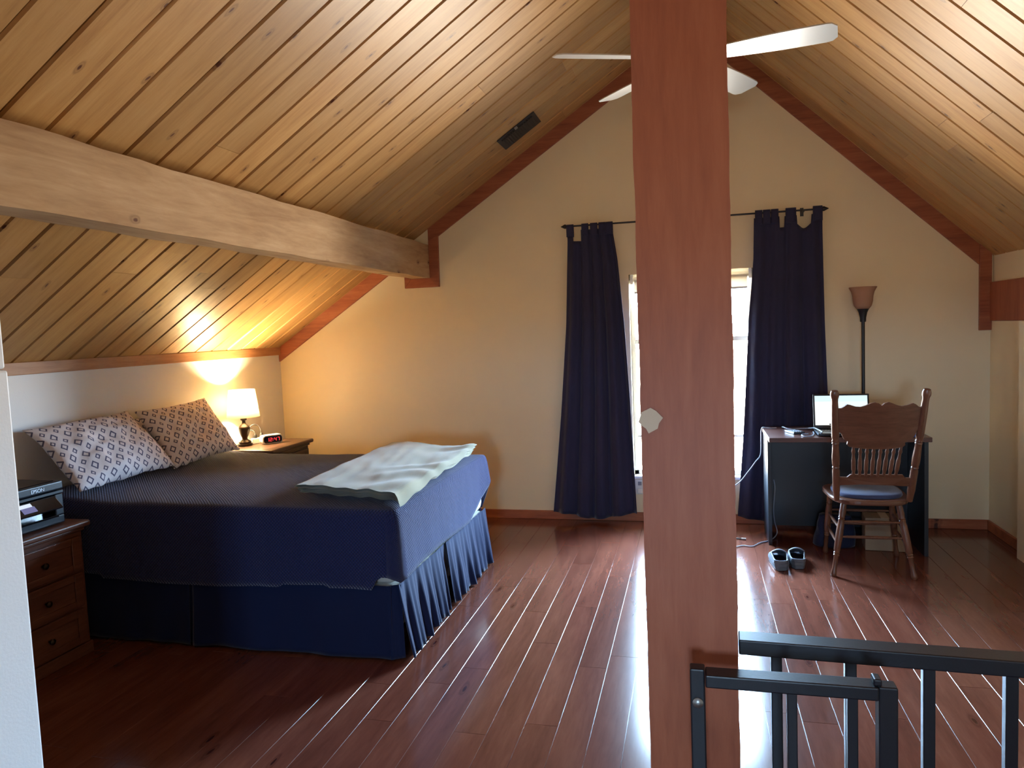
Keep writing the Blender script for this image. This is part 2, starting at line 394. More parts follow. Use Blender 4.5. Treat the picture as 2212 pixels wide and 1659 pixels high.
for k in range(-13, 13):
    ya = C0+k*CP; yb = min(ya+CP, FARY)
    if yb-ya < .02: continue
    js = KJ.get(k, [] if random.random() < .55 else [random.uniform(-3.0, -.4)])
    xs = [XL-.02]+js+[XA-.008]
    for a, b in zip(xs, xs[1:]): ceil_plank(-1, a, b, ya, yb)
    js = KR.get(k, [] if random.random() < .6 else [random.uniform(.5, 1.7)])
    xs = [XR+.12]+sorted(js, reverse=True)+[XA+.008]
    for a, b in zip(xs, xs[1:]): ceil_plank(1, a, b, ya, yb)
ymin = C0-13*CP
MB().prism([(XL-.02, cz(XL-.02)), (XA, ZA), (XA, ZA+.02), (XL-.02, cz(XL-.02)+.02)], 'y', NEARY-.02, ymin-.002).prism([(XA, ZA), (XR+.12, 3.85-.951*(XR+.12)), (XR+.12, 3.87-.951*(XR+.12)), (XA, ZA+.02)], 'y', NEARY-.02, ymin-.002).build('ceiling_cladding', M['ceil'], ceil)

def gable(name, y0, y1, W, lab):
    x0, x1, z0, z1 = W; a, b = XL-.2, XR+.2; e = .02
    mb = MB()
    mb.prism([(a, -.05), (x0, -.05), (x0, cz(x0)+e), (a, cz(a)+e)], 'y', y0, y1)
    mb.prism([(x1, -.05), (b, -.05), (b, cz(b)+e), (x1, cz(x1)+e)], 'y', y0, y1)
    mb.prism([(x0, -.05), (x1, -.05), (x1, z0), (x0, z0)], 'y', y0, y1)
    mb.prism([(x0, z1), (x1, z1), (x1, cz(x1)+e), (XA, ZA+e), (x0, cz(x0)+e)], 'y', y0, y1)
    return tag(mb.build(name, M['wall']), lab, 'wall', kind='structure')
gable('wall_far', FARY, FARY+.15, WIN, 'cream gable wall with the tall window')
gable('wall_near', NEARY-.15, NEARY, FILL_WIN, 'cream gable wall behind the camera')
tag(B(XL-.15, XL, NEARY-.1, FARY+.1, -.05, cz(XL)+.02).build('wall_left', M['wall_white']), 'low pale knee wall behind the bed head', 'wall', kind='structure')
wr = MB().box(XR, XR+.15, NEARY-.1, FARY+.1, -.05, 1.481).box(XR+.012, XR+.15, NEARY-.1, FARY+.1, 1.75, 1.97).build('wall_right', M['wall']); tag(wr, 'cream knee wall on the desk side', 'wall', kind='structure')
tag(B(1.935, XR+.02, 3.2, 5.06, -.02, 1.479).build('wall_right_pier', M['wall']), 'cream wall return standing proud of the knee wall', 'wall', kind='structure')
wp = MB().box(-1.72, -1.6, NEARY-.05, 1.39, -.02, 1.505).box(-1.72, -1.603, NEARY-.05, 1.387, 1.508, 2.74).build('wall_partition', M['wall_white'], bevel=.006)
tag(wp, 'white partition wall end beside the entrance', 'wall', kind='structure')

def trim(n, mb, lab, bevel=.003): return tag(mb.build('trim_%d' % n, M['trim'], bevel=bevel), lab, 'trim', kind='structure')
ty0, ty1 = FARY-.02, FARY+.002
def rake(xa, xb, f, off):   # strip under the ceiling line on the gable
    return [(xa, f(xa)-off), (xb, f(xb)-off), (xb, f(xb)+.01), (xa, f(xa)+.01)]
fL = lambda x: 3.771+.645*x
fR = lambda x: 3.85-.951*x
trim(1, MB().prism(rake(XL, -2.30, fL, .118), 'y', ty0, ty1), 'stained rake board on the gable below the beam')
trim(2, MB().prism([(-2.03, fL(-2.03)-.118), (XA, fL(XA)-.118), (XA, ZA+.01), (-2.11, fL(-2.11)+.01), (-2.11, fL(-2.11)-.118)], 'y', ty0, ty1), 'stained rake board rising from the beam to the ridge')
trim(3, MB().prism([(-2.11, 2.0), (-2.03, 1.936), (-2.022, fL(-2.03)-.10), (-2.11, fL(-2.11)-.1)], 'y', ty0-.002, ty1), 'upright stained board beside the beam end')
trim(4, MB().prism([(-2.335, 1.936), (-2.03, 1.936), (-2.112, 2.012), (-2.275, 2.012)], 'y', ty0-.002, ty1), 'short mitred stained board under the beam end')
trim(5, MB().prism([(-2.335, 1.936), (-2.275, 2.012), (-2.275, 2.2), (-2.335, 2.2)], 'y', ty0-.002, ty1), 'upright stained board on the eave side of the beam end')
trim(6, MB().prism([(XA, ZA+.01), (1.935, fR(1.935)+.01), (1.935, fR(1.935)-.135), (XA, fR(XA)-.135)], 'y', ty0, ty1), 'stained rake board above the desk side')
trim(7, MB().prism([(1.935, 1.418), (2.01, 1.418), (2.01, fR(2.01)+.01), (1.935, fR(1.935)+.01)], 'y', ty0-.003, ty1), 'upright stained corner board at the knee wall')
t8 = trim(8, B(XL-.005, XL+.02, NEARY, FARY-.02, 1.418, cz(XL+.02)-.001), 'long pine board along the top of the low wall'); t8.data.materials[0] = M['trim_pine']
def base(name, mb, lab): return tag(mb.build(name, M['trim'], bevel=.004), lab, 'baseboard', kind='structure')
base('baseboard_far', B(XL, XR, FARY-.016, FARY+.002, 0, .07), 'stained baseboard under the window wall')
base('baseboard_right', B(XR-.016, XR+.002, 5.06, FARY-.016, 0, .07), 'stained baseboard at the desk side wall')
base('baseboard_left', B(XL-.002, XL+.016, NEARY, FARY-.016, 0, .07), 'stained baseboard behind the bed head')
# beams and post
def beam_mesh(x0, x1, y0, y1, z0, z1, amp, n, mat, name):
    mb = MB()
    cs = [(x0, z0), (x1, z0), (x1, z1), (x0, z1)]
    sub = []
    for i in range(4):
        a = cs[i]; b = cs[(i+1)%4]
        for q in range(5): sub.append((a[0]+(b[0]-a[0])*q/5, a[1]+(b[1]-a[1])*q/5))
    nn = len(sub); vs_ = []; fs = []
    for j in range(n+1):
        y = y0+(y1-y0)*j/n
        for (p, q) in sub:
            vs_.append((p+amp*nz(p*3+1, y*5, q*6), y, q+amp*nz(p*5, y*4+7, q*3)))
    for j in range(n):
        for i in range(nn): fs.append((j*nn+i, j*nn+(i+1)%nn, (j+1)*nn+(i+1)%nn, (j+1)*nn+i))
    fs += [tuple(range(nn)), tuple(range(n*nn+nn-1, n*nn-1, -1))]
    mb.add(vs_, fs); return mb
bm_ = beam_mesh(-2.275, -2.112, NEARY, FARY-.003, 2.012, 2.286, .007, 90, M['beam'], 'b')
tag(bm_.build('ceiling_beam', M['beam'], angle=40), 'thick pale rough sawn beam under the sloping ceiling above the bed', 'beam')
bm2 = MB().box(1.998, XR+.14, NEARY, FARY-.004, 1.482, 1.749)
tag(bm2.build('ceiling_beam', M['post'], bevel=.005), 'dark red stained beam along the top of the desk side knee wall', 'beam')
PX0, PX1, PY0, PY1 = -.109, .075, 1.5, 1.68
def post_mesh():
    cs = [(PX0, PY0), (PX1, PY0), (PX1, PY1), (PX0, PY1)]; sub = []
    for i in range(4):
        a = cs[i]; b = cs[(i+1)%4]
        for q in range(5): sub.append((a[0]+(b[0]-a[0])*q/5, a[1]+(b[1]-a[1])*q/5))
    nn = len(sub); vs_ = []; fs = []; n = 160; z1 = cz(PX0)-.012
    for j in range(n+1):
        z = z1*j/n
        for (p, q) in sub: vs_.append((p+.0022*nz(p*9, q*9, z*9)+.001*nz(p, q, z*40), q+.002*nz(p*9+4, q*9, z*8), z))
    for j in range(n):
        for i in range(nn): fs.append((j*nn+i, j*nn+(i+1)%nn, (j+1)*nn+(i+1)%nn, (j+1)*nn+i))
    fs += [tuple(range(nn)), tuple(range(n*nn+nn-1, n*nn-1, -1))]
    return MB().add(vs_, fs)
tag(post_mesh().build('support_post', M['post'], angle=40), 'thick red brown stained wooden post rising to the ridge', 'post')
# torn paper stuck on the post
pn = MB(); pts = [(-.119, 1.352), (-.112, 1.372), (-.094, 1.381), (-.083, 1.374), (-.070, 1.360), (-.078, 1.349), (-.081, 1.338), (-.099, 1.328), (-.104, 1.338), (-.112, 1.344)]
pn.prism([(PX0-.005+(x+.119)*1.02, z+ -.0) for x, z in pts], 'y', PY0-.006, PY0-.0035)
tag(pn.build('paper_scrap', M['paper']), 'torn tan paper scrap stuck to the edge of the post', 'paper')

# ------------------------------------------------------------------ window
wx0, wx1, wz0, wz1 = WIN
win = thing('window_1', 'tall bright window with white frame between the dark curtains', 'window', ((wx0+wx1)/2, FARY+.07, wz0)); win['kind'] = 'structure'
ox, oy, oz = (wx0+wx1)/2, FARY+.07, wz0
def wb(x0, x1, y0, y1, z0, z1): return B(x0-ox, x1-ox, y0-oy, y1-oy, z0-oz, z1-oz)
fr = MB()
for a in ((wx0, wx0+.035, wz0, wz1), (wx1-.035, wx1, wz0, wz1), (wx0, wx1, wz1-.035, wz1), (wx0, wx1, wz0, wz0+.035)):
    fr.box(a[0]-ox, a[1]-ox, .01, .08, a[2]-oz, a[3]-oz)
fr.build('window_frame', M['white_vinyl'], win, bevel=.003)
for zz, hh in ((1.42, .035), (.666, .018)):
    wb(wx0+.03, wx1-.03, FARY+.085, FARY+.115, zz-hh/2, zz+hh/2).build('sash_rail', M['white_vinyl'], win, bevel=.002)
for a, b in ((wz0+.035, .657), (.675, 1.4025), (1.4375, wz1-.035)):
    wb(wx0+.034, wx1-.034, FARY+.10, FARY+.104, a, b).build('pane', M['glass'], win)
wb(wx0-.0, wx1+.0, FARY-.012, FARY+.08, wz0-.02, wz0+.002).build('window_sill', M['white_vinyl'], win, bevel=.004)
rs = thing('roller_shade', 'rolled up off white roller shade at the head of the window', 'roller shade', (ox, FARY+.045, 1.9))
MB().cyl((-.43, 0, 0), (.43, 0, 0), .028, n=20).build('roll', M['roller'], rs, smooth=False, angle=40)
B(-.42, .42, -.029, -.027, -.095, 0).build('shade_cloth', M['roller'], rs)
B(-.42, .42, -.034, -.022, -.105, -.09).build('bottom_rail', M['white_vinyl'], rs, bevel=.002)
for sx in (-1, 1): B(min(sx*.43, sx*.45), max(sx*.43, sx*.45), -.03, .03, -.03, .045).build('bracket', M['white_vinyl'], rs)
bw = thing('window_fill', 'unseen window added for fill light in the gable behind the camera', 'window', (0, NEARY-.07, FILL_WIN[2])); bw['kind'] = 'structure'
fb = MB()
for a in ((FILL_WIN[0], FILL_WIN[0]+.05, 0, FILL_WIN[3]-FILL_WIN[2]), (FILL_WIN[1]-.05, FILL_WIN[1], 0, FILL_WIN[3]-FILL_WIN[2]), (FILL_WIN[0], FILL_WIN[1], 0, .05), (FILL_WIN[0], FILL_WIN[1], FILL_WIN[3]-FILL_WIN[2]-.05, FILL_WIN[3]-FILL_WIN[2]), (-.02, .02, 0, FILL_WIN[3]-FILL_WIN[2])):
    fb.box(a[0], a[1], -.04, .04, a[2], a[3])
fb.build('window_frame', M['white_vinyl'], bw)

# wall outlet with plug
ou = thing('wall_outlet', 'beige wall outlet with a white plug under the window', 'outlet', (-.44, FARY, .275))
B(-.035, .035, -.006, -.0005, -.06, .06).build('cover_plate', M['white_plastic'], ou, bevel=.002)
B(-.012, .016, -.010, -.006, .012, .042).build('socket', M['grey_plastic'], ou, bevel=.002)
B(-.014, .02, -.035, -.006, -.045, -.012).build('plug', M['white_plastic'], ou, bevel=.004)

# ------------------------------------------------------------------ curtains
rod_y = 5.635; rod_z = 2.335
rod = thing('curtain_rod', 'thin black curtain rod with pointed ends above the window', 'curtain rod', (-.015, rod_y, rod_z))
MB().cyl((-.93, 0, .003), (.925, 0, -.008), .0065, n=10).build('pole', M['black_metal'], rod, angle=40)
for sx, zz in ((-1, .003), (1, -.008)):
    MB().lathe([(.006, 0), (.016, .004), (.018, .012), (.004, .04), (.001, .045)], (sx*.925, 0, zz), (sx, 0, 0), 12).build('finial', M['black_metal'], rod, angle=40)
for bx in (-.80, .80):
    MB().box(bx-.006, bx+.006, -.008, FARY-rod_y-.002, -.02, -.010).box(bx-.012, bx+.012, FARY-rod_y-.006, FARY-rod_y-.001, -.04, .02).box(bx-.006, bx+.006, -.01, .002, -.02, -.005).build('bracket', M['black_metal'], rod)
def lerp_tab(tab, z):
    for (za, a), (zb, b) in zip(tab, tab[1:]):
        if z <= za and z >= zb:
            t = (za-z)/(za-zb); return a+(b-a)*t
    return tab[-1][1] if z < tab[-1][0] else tab[0][1]
def curtain(label, L, Rr, tabs, ztop, zbot, nf, seed, dips):
    c = thing('curtain', label, 'curtain', (0, rod_y, 0), group='dark tab top curtains at the window')
    def fn(u, v):
        z0 = ztop - dips(u); z = z0+(zbot(u)-z0)*v
        xl, xr = lerp_tab(L, z), lerp_tab(Rr, z)
        ph = u+.015*math.sin(3*v+seed)
        a = .012+.018*min(1, v*2)
        y = a*math.sin(2*PI*nf*ph+seed+1.2*nz(u*3, v*.7, seed))*(.6+.6*nz(u*2.5, 1, seed))+.15*a*math.sin(2*PI*nf*2.3*ph+seed*2+v)+.006*nz(u*6, v*3, seed)
        x = xl+(xr-xl)*(u+.010*math.sin(2*PI*nf*ph+seed+1.2))
        return (x, y, z)
    MB().grid(fn, 150, 60).build('curtain_panel', M['curtain'], c, smooth=True, solid=.002)
    for x0, x1 in tabs:
        zt = rod_z+.010; 
        def tf(u, v):
            th = v*PI
            if v < .4: t = v/.4; return (x0+(x1-x0)*u, -.012, ztop-.05+(zt-.008-ztop+.05)*t)
            if v > .6: t = (v-.6)/.4; return (x0+(x1-x0)*u, .012, zt-.008+(ztop-.05-zt+.008)*t)
            t = (v-.4)/.2*PI; return (x0+(x1-x0)*u, -.012*math.cos(t), zt-.008+.014*math.sin(t))
        MB().grid(tf, 3, 20).build('tab', M['curtain'], c, smooth=True, solid=.002)
curtain('dark navy tab top curtain hanging on the bed side of the window', 
        [(2.4, -.94), (2.22, -.94), (1.58, -.975), (.85, -1.045), (.03, -1.14)], [(2.4, -.585), (2.28, -.58), (2.06, -.549), (1.56, -.511), (1.03, -.484), (.03, -.452)],
        [(-.94, -.885), (-.822, -.77), (-.755, -.70), (-.69, -.64), (-.64, -.582)], 2.305, lambda u: .075-.035*math.sin(PI*u)+.01*math.sin(9*u), 4.5, .6, lambda u: .085 if .14 < u < .32 else 0)
curtain('dark navy tab top curtain hanging behind the desk', 
        [(2.4, .452), (2.0, .44), (1.53, .397), (1.01, .366), (.66, .343), (.03, .292)], [(2.4, .915), (2.17, .915), (1.5, .925), (1.0, .94), (.03, .955)],
        [(.455, .505), (.51, .56), (.565, .615), (.665, .735), (.85, .912)], 2.295, lambda u: .075-.04*math.sin(PI*u), 4.0, 2.1, lambda u: .08 if .37 < u < .44 else (.06+.035*math.sin((u-.62)/.22*PI) if .62 < u < .84 else 0))

# ------------------------------------------------------------------ bed
BX0, BX1, BY0, BY1 = -3.46, -1.40, 3.115, 4.595
bed = thing('bed', 'queen bed with white box spring and gathered navy bed skirt', 'bed', ((BX0+BX1)/2, (BY0+BY1)/2, 0))
cxB, cyB = (BX0+BX1)/2, (BY0+BY1)/2
B(BX0-cxB, BX1-cxB, BY0-cyB, BY1-cyB, .13, .355).build('box_spring', M['sheet'], bed, bevel=.03, seg=3)
B(BX0-cxB, BX1-cxB+.005, BY0-cyB, BY1-cyB, .356, .72).build('mattress', M['sheet'], bed, bevel=.06, seg=4)
for lx in (BX0+.12, BX1-.12):
    for ly in (BY0+.12, BY1-.12): B(lx-cxB-.03, lx-cxB+.03, ly-cyB-.03, ly-cyB+.03, .001, .131).build('leg', M['black_metal'], bed)
def skirt(p0, p1, out, z0, z1, nf, amp, flare, seed, jit=.0):
    p0 = Vector((*p0, 0)); p1 = Vector((*p1, 0)); d = p1-p0; o = Vector((*out, 0))
    def fn(u, v):
        p = p0+d*u
        a = amp*(.15+.85*v)
        w_ = math.sin(2*PI*nf*u+seed+1.5*nz(u*4, seed))+.5*math.sin(2*PI*nf*2.37*u+seed*3)+1.0*nz(u*nf*2.2, v*1.2, seed)
        q = p+o*(a*w_+flare*v+.012)
        q.z = z1+(z0+jit*nz(u*9, seed, 0)-z1)*v
        return (q.x-cxB, q.y-cyB, q.z)
    return MB().grid(fn, int(60+nf*8), 14).build('skirt_panel', M['navy_skirt'], bed, smooth=True, solid=.003)
zk = .362
skirt((BX0+.05, BY0), (-2.535, BY0), (0, -1), .012, zk, 2.0, .006, .02, 1.0, .004)
skirt((-2.515, BY0), (BX1-.02, BY0), (0, -1), .012, zk, 2.6, .006, .025, 2.2, .004)
skirt((BX1, BY0-.005), (BX1, 3.72), (1, 0), .014, zk+.005, 5, .013, .05, .4, .012)
skirt((BX1, 3.80), (BX1, BY1+.01), (1, 0), .014, zk+.005, 6, .013, .045, 5.1, .012)
skirt((BX1-.01, 3.66), (BX1-.01, 3.86), (1, 0), .014, zk, .5, .004, 0, 1.1)
skirt((BX1-.05, BY0-.004), (BX1+.012, BY0+.03), (.5, -.8), .014, zk, .5, .004, .03, .3)
skirt((-2.60, BY0+.008), (-2.45, BY0+.008), (0, -1), .014, zk-.01, .5, .0, .012, .7)
skirt((BX0+.05, BY1), (BX1-.02, BY1), (0, 1), .012, zk, 3, .006, .02, 3.3, .004)

# bedspread: grid top with draped sides, UV in metres
def bedspread():
    nx, ny = 74, 56; bm = bmesh.new(); uvl = bm.loops.layers.uv.new('UVMap')
    x0, x1, y0, y1 = BX0+.0, BX1+.006, BY0-.002, BY1+.002
    drop = [0.0, .012, .04, .08, .13, .18, .23, .28, .33, .37, .40]
    outw = [0, .014, .022, .026, .028, .030, .031, .032, .033, .034, .034]
    def topz(x, y):
        hx = max(0, (-2.95-x)/.5); z = .742+.035*min(1, hx)**1.2
        ed = min(y-y0, y1-y, x1-x); z -= .012*max(0, 1-ed/.10)**2
        z += .006*nz(x*2.2, y*2.2, 1)+.003*nz(x*7, y*7, 2)
        return z
    def hem(s, x, y):
        if s == 'n':   # near side, by x
            h = .338+.012*math.sin(x*3.1)+.006*nz(x*4, 0, 0)
            if x > -1.50: h += .065*min(1, (x+1.50)/.03)
            if -2.0 < x < -1.75: h += .014
            if x < -3.05: h += .02
            return h
        if s == 'f':
            t = (y-BY0)/(BY1-BY0); return .392+.010*math.sin(t*6)+(.15*max(0, (t-.70)/.3)**1.15)
        return .36
    V = {}; UVc = {}
    def vert(key, co, uv):
        if key not in V: V[key] = bm.verts.new(co); UVc[V[key]] = uv
        return V[key]
    xs = [x0+(x1-x0)*i/nx for i in range(nx+1)]; ys = [y0+(y1-y0)*j/ny for j in range(ny+1)]
    T = [[vert(('t', i, j), (xs[i], ys[j], topz(xs[i], ys[j])), (xs[i], ys[j])) for j in range(ny+1)] for i in range(nx+1)]
    for i in range(nx):
        for j in range(ny): bm.faces.new((T[i][j], T[i+1][j], T[i+1][j+1], T[i][j+1]))
    # border loop: near side (head to foot), foot side, far side (foot to head)
    loop = [('n', i, 0) for i in range(nx+1)]+[('f', nx, j) for j in range(1, ny)]+[('b', i, ny) for i in range(nx, -1, -1)]
    prev = [T[i][j] for _, i, j in loop]
    n = len(drop)
    for k in range(1, n):
        cur = []
        for (s, i, j) in loop:
            x, y = xs[i], ys[j]; zt = topz(x, y)
            if s == 'n' and i == nx: h = hem('f', x, y); dirv = (1*.8, -1*.8)
            elif s == 'b' and i == nx: h = hem('f', x, y); dirv = (.8, .8)
            elif s == 'n': h = hem('n', x, y); dirv = (0, -1)
            elif s == 'f': h = hem('f', x, y); dirv = (1, 0)
            else: h = hem('b', x, y); dirv = (0, 1)
            D = zt-h; d = D*drop[k]/drop[-1]; o = outw[k]
            o += .007*(k/n)*nz(x*5, y*5, 4)+.004*(k/n)*nz(x*13, y*13, 8)
            cx_ = abs(x-x1)+min(abs(y-y0), abs(y-y1))
            if cx_ < .22: o += .02*(k/n)*(1-cx_/.22)
            co = (x+dirv[0]*o, y+dirv[1]*o, zt-d)
            v = bm.verts.new(co)
            UVc[v] = (x+dirv[0]*d, y+dirv[1]*d); cur.append(v)
        for a in range(len(loop)-1):
            bm.faces.new((prev[a], cur[a], cur[a+1], prev[a+1]))
        prev = cur
    for f in bm.faces:
        f.smooth = True
        for l in f.loops: l[uvl].uv = UVc[l.vert]
    bmesh.ops.recalc_face_normals(bm, faces=bm.faces)
    me = bpy.data.meshes.new('bedspread'); bm.to_mesh(me); bm.free(); me.materials.append(M['bedspread'])
    o = bpy.data.objects.new('bedspread', me); COL.objects.link(o)
    s = o.modifiers.new('solid', 'SOLIDIFY'); s.thickness = .006; s.offset = -1
    return tag(o, 'navy waffle weave bedspread draped over the bed', 'bedspread')
bedspread()

def pillow(label, W, Hh, T, cen, uvec, vvec, seed, sag=.0, mat=None):
    # uvec along width, vvec up the height
    u_ = Vector(uvec).normalized(); v_ = Vector(vvec).normalized(); n_ = u_.cross(v_)
    bm = bmesh.new(); uvl = bm.loops.layers.uv.new('UVMap'); nu, nv = 40, 28; UVc = {}
    def shp(a, b, side):
        # a,b in -1..1
        ra, rb = abs(a), abs(b)
        pin = 1-.07*(ra**2)*(1-rb**6) if False else 1
        x = a*W/2*(1-.05*(1-rb**2)*ra**4); y = b*Hh/2*(1-.07*(1-ra**2)*rb**4)
        th = T/2*max(0, (1-ra**2.6))**.55*max(0, (1-rb**2.6))**.55
        th *= 1+.30*nz(a*2.2+seed, b*2.2, 3); th += .018*nz(a*5, b*5, seed)*(1-ra**4)*(1-rb**4)
        z = side*th - sag*(b*b)*.5
        z += .018*nz(a*1.5+seed, b*1.5, 7)
        if b < -.5: y += .012*nz(a*7, seed, b*2)
        return Vector(cen)+u_*x+v_*y+n_*z
    rows = {}
    for side in (1, -1):
        for i in range(nu+1):
            for j in range(nv+1):
                edge = i in (0, nu) or j in (0, nv)
                key = (i, j, 0 if edge else side)
                if key not in rows:
                    a, b = -1+2*i/nu, -1+2*j/nv
                    rows[key] = bm.verts.new(shp(a, b, 0 if edge else side)); UVc[rows[key]] = (a*W/2, b*Hh/2)
    g = lambda i, j, s: rows.get((i, j, s)) or rows[(i, j, 0)]
    for side in (1, -1):
        for i in range(nu):
            for j in range(nv):
                q = [g(i, j, side), g(i+1, j, side), g(i+1, j+1, side), g(i, j+1, side)]
                if side < 0: q.reverse()
                f = bm.faces.new(q); f.smooth = True
                for l in f.loops: l[uvl].uv = UVc[l.vert]
    me = bpy.data.meshes.new('pillow'); bm.to_mesh(me); bm.free(); me.materials.append(mat or M['pillow'])
    o = bpy.data.objects.new('pillow', me); COL.objects.link(o)
    return tag(o, label, 'pillow', 'diamond print pillows at the bed head')
pillow('diamond print pillow leaning at the bed head on the printer side', .70, .47, .15, (-3.315, 3.445, .965), (.05, 1, .02), (-.60, -.04, .66), 1.3)
pillow('diamond print pillow leaning at the bed head on the lamp side', .63, .47, .14, (-3.285, 4.135, .965), (.06, 1, .03), (-.56, .08, .66), 4.1)
pillow('diamond print pillow tucked behind the front pillow on the lamp side', .64, .27, .07, (-3.432, 4.10, .985), (0, 1, .02), (-.56, .06, .66), 7.7)
# folded throw blanket at the foot
def throw():
    t = thing('throw_blanket', 'folded pale sage fleece blanket lying across the bed foot', 'blanket', (-1.7, 3.9, .745))
    A = [Vector((-1.97, 3.24, 0)), Vector((-1.355, 3.11, 0)), Vector((-1.395, 4.47, 0)), Vector((-2.03, 4.58, 0))]
    def pos(u, v, lift, shr=0, seed=0):
        uu = shr+(1-2*shr)*u; vv = shr+(1-2*shr)*v
        p = (A[0]*(1-uu)+A[1]*uu)*(1-vv)+(A[3]*(1-uu)+A[2]*uu)*vv
        x = p.x+.012*nz(v*5, u*3, seed); y = p.y+.015*nz(u*4, v*2, seed+3)
        z = lift
        ov = max(0, x-(BX1+.02)); z -= ov*1.0
        ef = max(0, 1-(BX1+.03-x)/.06); z -= .008*ef*ef
        z += .016*nz(u*2.2, v*3.4, 5)+.006*nz(u*9+v*3, v*6, 6)+.002*nz(u*5, v*9, seed)
        z += .008*math.sin(30*v-9*u+4*nz(u*3, v*3, 1))*max(0, u-.4)*1.3
        return Vector((x+1.7, y-3.9, z))
    for k in range(3):
        zl = .030+k*.016; sh = .012*(2-k); th = .0085
        mb = MB(); n1, n2 = 44, 66
        def fn(s, v):
            # closed loop across u (fold), rounded at both ends
            if s < .48: u = s/.48; return tuple(pos(u, v, zl+th, sh, k))
            if s < .5: return tuple(pos(1, v, zl, sh-.012, k))
            if s < .98: u = 1-(s-.5)/.48; return tuple(pos(u, v, zl-th, sh, k))
            return tuple(pos(0, v, zl, sh-.012, k))
        mb.grid(fn, 100, n2, closed_u=True)
        mb.build('fold_layer', M['throw'], t, smooth=True)
throw()

# ------------------------------------------------------------------ nightstands
def nightstand(label, loc, wy, dx, h, mat, drawers, over=.03):
    # local: back at x=0, front +x, y centred
    t = thing('nightstand', label, 'nightstand', loc)
    B(0, dx-.03, -wy/2, wy/2, .06, h-.03).build('body', mat, t, bevel=.004)
    B(-.0, dx+over-.03, -wy/2-over, wy/2+over, h-.03, h).build('top', mat, t, bevel=.010, seg=3)
    B(0.01, dx-.02, -wy/2-.008, wy/2+.008, 0, .06).build('plinth', mat, t, bevel=.004)
    B(0.01, dx-.018, -wy/2-.010, wy/2+.010, h-.05, h-.0305).build('moulding', mat, t, bevel=.006)
    dh = (h-.06-.07)/drawers
    for k in range(drawers):
        z0 = .075+k*dh; z1 = z0+dh-.015; x = dx-.0295
        d = B(x, x+.016, -wy/2+.035, wy/2-.035, z0, z1).build('drawer', mat, t, bevel=.003)
        f = MB()
        a, b = -wy/2+.035, wy/2-.035
        f.box(x+.016, x+.024, a, a+.05, z0, z1).box(x+.016, x+.024, b-.05, b, z0, z1).box(x+.016, x+.024, a+.05, b-.05, z1-.035, z1).box(x+.016, x+.024, a+.05, b-.05, z0, z0+.035)
        f.build('drawer_frame', mat, d, bevel=.003)
        MB().lathe([(.006, 0), (.006, .012), (.014, .016), (.015, .024), (.008, .03), (.001, .031)], (x+.016, 0, (z0+z1)/2), (1, 0, 0), 14).build('knob', M['bronze'], d, angle=40)
    return t
NZ1 = .745
nightstand('dark wooden nightstand carrying the lit lamp', (XL+.017, 4.955, 0), .52, .53, NZ1, M['dark_wood'], 2, .035)
NZ2 = .682
nightstand('brown wooden nightstand with framed drawers under the printer', (XL+.017, 2.70, 0), .50, .545, NZ2, M['ns_wood'], 3, .032)

# table lamp
LX, LY = -3.385, 4.875
tl = thing('table_lamp', 'small lit table lamp with white shade and dark turned base', 'lamp', (LX, LY, NZ1))
MB().lathe([(.052, .001), (.055, .004), (.055, .018), (.047, .022), (.048, .032), (.034, .042), (.021, .052), (.023, .066), (.030, .080), (.036, .098), (.043, .125), (.044, .142), (.038, .152), (.018, .168), (.013, .180), (.013, .195), (.024, .201), (.024, .214), (.012, .220), (.008, .235)], n=24).build('base', M['bronze'], tl, angle=35)
MB().lathe([(.014, .235), (.014, .262)], n=14).build('socket', M['bronze'], tl, angle=40)
MB().lathe([(.121, .225), (.097, .435)], n=40, caps=False).build('lamp_shade', M['shade'], tl, smooth=True, solid=.0015)
rg = MB()
for k in range(3):
    a = k*2*PI/3; rg.cyl((0, 0, .275), (.113*math.cos(a), .113*math.sin(a), .285), .0016, n=6)
rg.build('shade_spider', M['bronze'], tl)
MB().lathe([(.012, .262), (.016, .27), (.021, .282), (.021, .29), (.016, .30), (.006, .305), (.001, .3055)], n=18).build('bulb', emis('warm_bulb', (1, .78, .42, 1), 30), tl, smooth=True)
pl = bpy.data.lights.new('bulb_light', 'POINT'); pl.energy = LAMP_POWER; pl.color = (1, .76, .42); pl.shadow_soft_size = .033
plo = bpy.data.objects.new('bulb_light', pl); COL.objects.link(plo); plo.parent = tl; plo.location = (0, 0, .348)
cc = MB().tube([(-.045, -.03, .006), (-.08, -.10, .02), (-.10, -.15, .012), (-.13, -.20, .004)], .0026).build('cord', M['dark_cable'], tl, smooth=True)

# alarm clock with red digits, turned to the bed
ac = thing('alarm_clock', 'white rimmed alarm clock showing red 12:47 on the nightstand', 'clock', (-3.225, 4.985, NZ1), math.radians(56))
